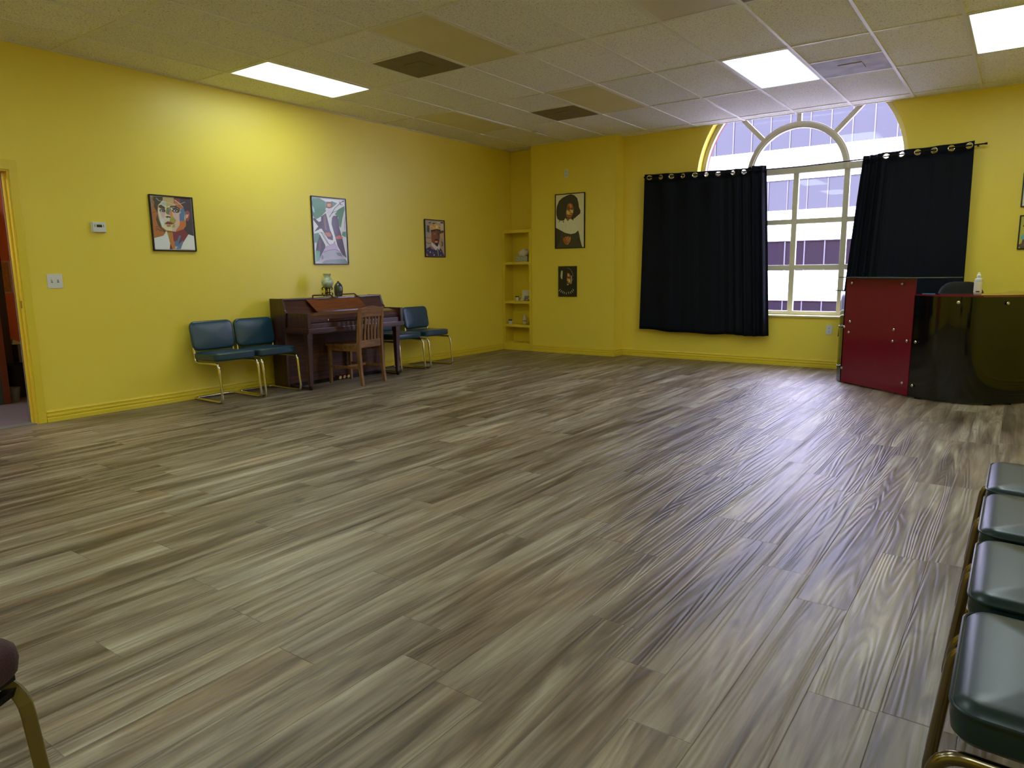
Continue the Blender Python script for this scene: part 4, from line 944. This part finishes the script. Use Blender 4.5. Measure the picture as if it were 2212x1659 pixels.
# local: front towards +x
MB().cushion(.45, .45, .075, .06, .03, .018, Matrix.Translation((0, 0, .475))).build('seat', M['maroon'], t)
MB().box((-.20, -.20, .428), (.20, .20, .438)).build('seat_pan', M['dark_metal'], t)
def sqtube(pts, w, fillet, name, mt):
    m = MB(); m.tube(pts, w*.74, 4, fillet=fillet, fn=6)
    for i in range(len(m.sm)): m.sm[i] = False
    return m.build(name, mt, t, .002, 1)
for s in (1, -1):
    sqtube([(.255, s*.205, 0), (.205, s*.205, .418), (-.19, s*.205, .418), (-.27, s*.205, 0)], .024, .07, 'leg_frame', M['olive_metal'])
    sqtube([(-.19, s*.18, .43), (-.23, s*.18, .60), (-.29, s*.18, .90)], .022, .05, 'back_post', M['olive_metal'])
MB().cushion(.36, .42, .05, .08, .022, .012, Matrix.Translation((-.275, 0, .76)) @ Matrix.Rotation(math.radians(76), 4, 'Y')).build('backrest', M['maroon'], t)
for x in (.19, -.19): MB().box((x-.01, -.205, .398), (x+.01, .205, .412)).build('cross_bar', M['dark_metal'], t)

# ---------------------------------------------------------------- the other room, through the doorway
HX = -2.62
struct(MB().box((HX-.1, -2.5, 0), (HX, 3.0, TOP)).build('wall_orange', M['orange']))
struct(MB().box((HX, 2.6, 0), (-.12, 2.7, TOP)).build('wall_orange_side', M['orange']))
struct(MB().box((HX, -2.6, 0), (-.12, -2.5, TOP)).build('wall_orange_end', M['orange']))
struct(MB().box((HX-.1, -2.6, -.12), (-.12, 2.7, -.001)).build('floor_next_room', mat('grey_plank_floor', (112, 106, 112), .45, noise=(5, .15))))
struct(MB().box((HX, -2.5, 2.7), (-.12, 2.6, 2.76)).build('ceiling_next_room', M['white_ceil']))
t = thing('ceiling_light', 'added unseen fill light on the ceiling of the next room', 'light', (-1.3, -.6, 2.69), 0, 'lit ceiling panels')
MB().box((-.29, -.58, -.012), (.29, .58, 0)).build('diffuser', diffuser_material('next_room_fill_diffuser', 5.5, (.95, .95, 1.0)), t)  # unseen lamp added to brighten what shows through the doorway
t = thing('cork_board', 'cork notice board with a pale frame on the orange wall', 'notice board', (HX, 1.40, 1.03), HP)
MB().box((-.22, -.012, .01), (.22, -.001, .345)).build('cork_panel', M['cork'], t)
f = MB(); f.box((-.235, -.018, 0), (.235, -.001, .014)); f.box((-.235, -.018, .341), (.235, -.001, .355)); f.box((-.235, -.018, .014), (-.221, -.001, .341)); f.box((.221, -.018, .014), (.235, -.001, .341)); f.build('frame', M['plastic'], t)
f = MB(); f.tube([(.05, -.016, .16), (.09, -.016, .20), (.08, -.016, .13), (.13, -.016, .19), (.11, -.016, .12)], .003, 5); f.tube([(.02, -.016, .30), (.07, -.016, .32), (.06, -.016, .27)], .004, 5); f.build('pinned_string', M['dark_metal'], t)
o = MB().box((-.30, -.42, 0), (.30, .42, 2.0)).build('tall_cabinet', M['dark_wood'], None, .004, 2, (-2.30, .935, 0)); tag(o, 'tall dark brown cabinet in the next room against the orange wall', 'cabinet')
t = thing('low_cabinet', 'slate-blue cabinet end with a reddish wooden edge just inside the next room', 'cabinet', (-1.56, .60, 0))
MB().box((-.25, -.42, 0), (.25, .405, 1.25)).build('body', M['slate'], t, .003)
MB().box((.20, .405, 0), (.262, .462, 1.25)).build('edge_panel', M['red_wood'], t, .003)
o = MB().lathe([(0,0),(.105,0),(.125,.33),(.128,.335),(.121,.335),(.102,.01),(0,.01)], seg=28).build('waste_bin', M['bin_black'], None, 0, 2, (-1.72, 1.25, 0)); tag(o, 'large black waste bin seen through the doorway', 'bin', 'bins in the next room')
o = MB().lathe([(0,0),(.045,0),(.062,.135),(.064,.138),(.059,.138),(.043,.006),(0,.006)], seg=24).build('small_bucket', M['bin_grey'], None, 0, 2, (-1.42, 1.125, 0)); tag(o, 'small grey bucket in front of the black bin', 'bucket')
t = thing('paper_shredder', 'narrow grey box with white paper on top behind the black bin', 'box', (-2.14, 1.475, 0))
MB().box((-.12, -.06, 0), (.12, .045, .50)).build('body', M['bin_grey'], t, .006); MB().hexa([(-.1,-.10,.505),(.1,-.10,.505),(.1,.03,.505),(-.1,.03,.505),(-.1,-.09,.55),(.1,-.09,.56),(.1,-.03,.525),(-.1,-.03,.52)]).build('paper', M['paper'], t)
o = MB().box((-.2, -.2, 0), (.2, .2, .40)).build('black_storage_box', M['bin_black'], None, .008, 2, (-2.35, 1.76, 0)); tag(o, 'black box standing against the orange wall beyond the bins', 'box')

# ---------------------------------------------------------------- light and camera
wd = bpy.data.worlds.new('World'); S.world = wd; wd.use_nodes = True
bg = wd.node_tree.nodes['Background']; bg.inputs[0].default_value = (.64, .66, 1.0, 1); bg.inputs[1].default_value = 6.8
sun = bpy.data.lights.new('sun', 'SUN'); sun.energy = 6.0; sun.angle = math.radians(3); sun.color = (.96, .92, 1)
so = bpy.data.objects.new('sun', sun); COL.objects.link(so)
so.rotation_euler = Vector((-.25, 1, -.85)).to_track_quat('-Z', 'Y').to_euler()

cam = bpy.data.cameras.new('camera'); co = bpy.data.objects.new('camera', cam); COL.objects.link(co)
cam.sensor_width = 36; cam.sensor_fit = 'HORIZONTAL'; cam.lens = 1510.37/2212*36; cam.clip_start = .05; cam.clip_end = 300
yaw, pitch, roll = -.6277, -.1594, -.0122
fw = Vector((math.sin(yaw)*math.cos(pitch), math.cos(yaw)*math.cos(pitch), math.sin(pitch)))
rt = Vector((math.cos(yaw), -math.sin(yaw), 0)); up = rt.cross(fw)
r2 = rt*math.cos(roll)+up*math.sin(roll); u2 = -rt*math.sin(roll)+up*math.cos(roll)
co.matrix_world = Matrix(((r2.x, u2.x, -fw.x, 6.523), (r2.y, u2.y, -fw.y, -1.4806), (r2.z, u2.z, -fw.z, 1.2007), (0, 0, 0, 1)))
S.camera = co
S.view_settings.view_transform = 'Standard'; S.view_settings.look = 'None'; S.view_settings.gamma = 1; S.view_settings.use_curve_mapping = False
S.view_settings.exposure = 1.6
S.cycles.max_bounces = 8; S.cycles.diffuse_bounces = 5; S.cycles.glossy_bounces = 4; S.cycles.transparent_max_bounces = 12
S.cycles.sample_clamp_indirect = 6; S.cycles.caustics_reflective = False; S.cycles.caustics_refractive = False
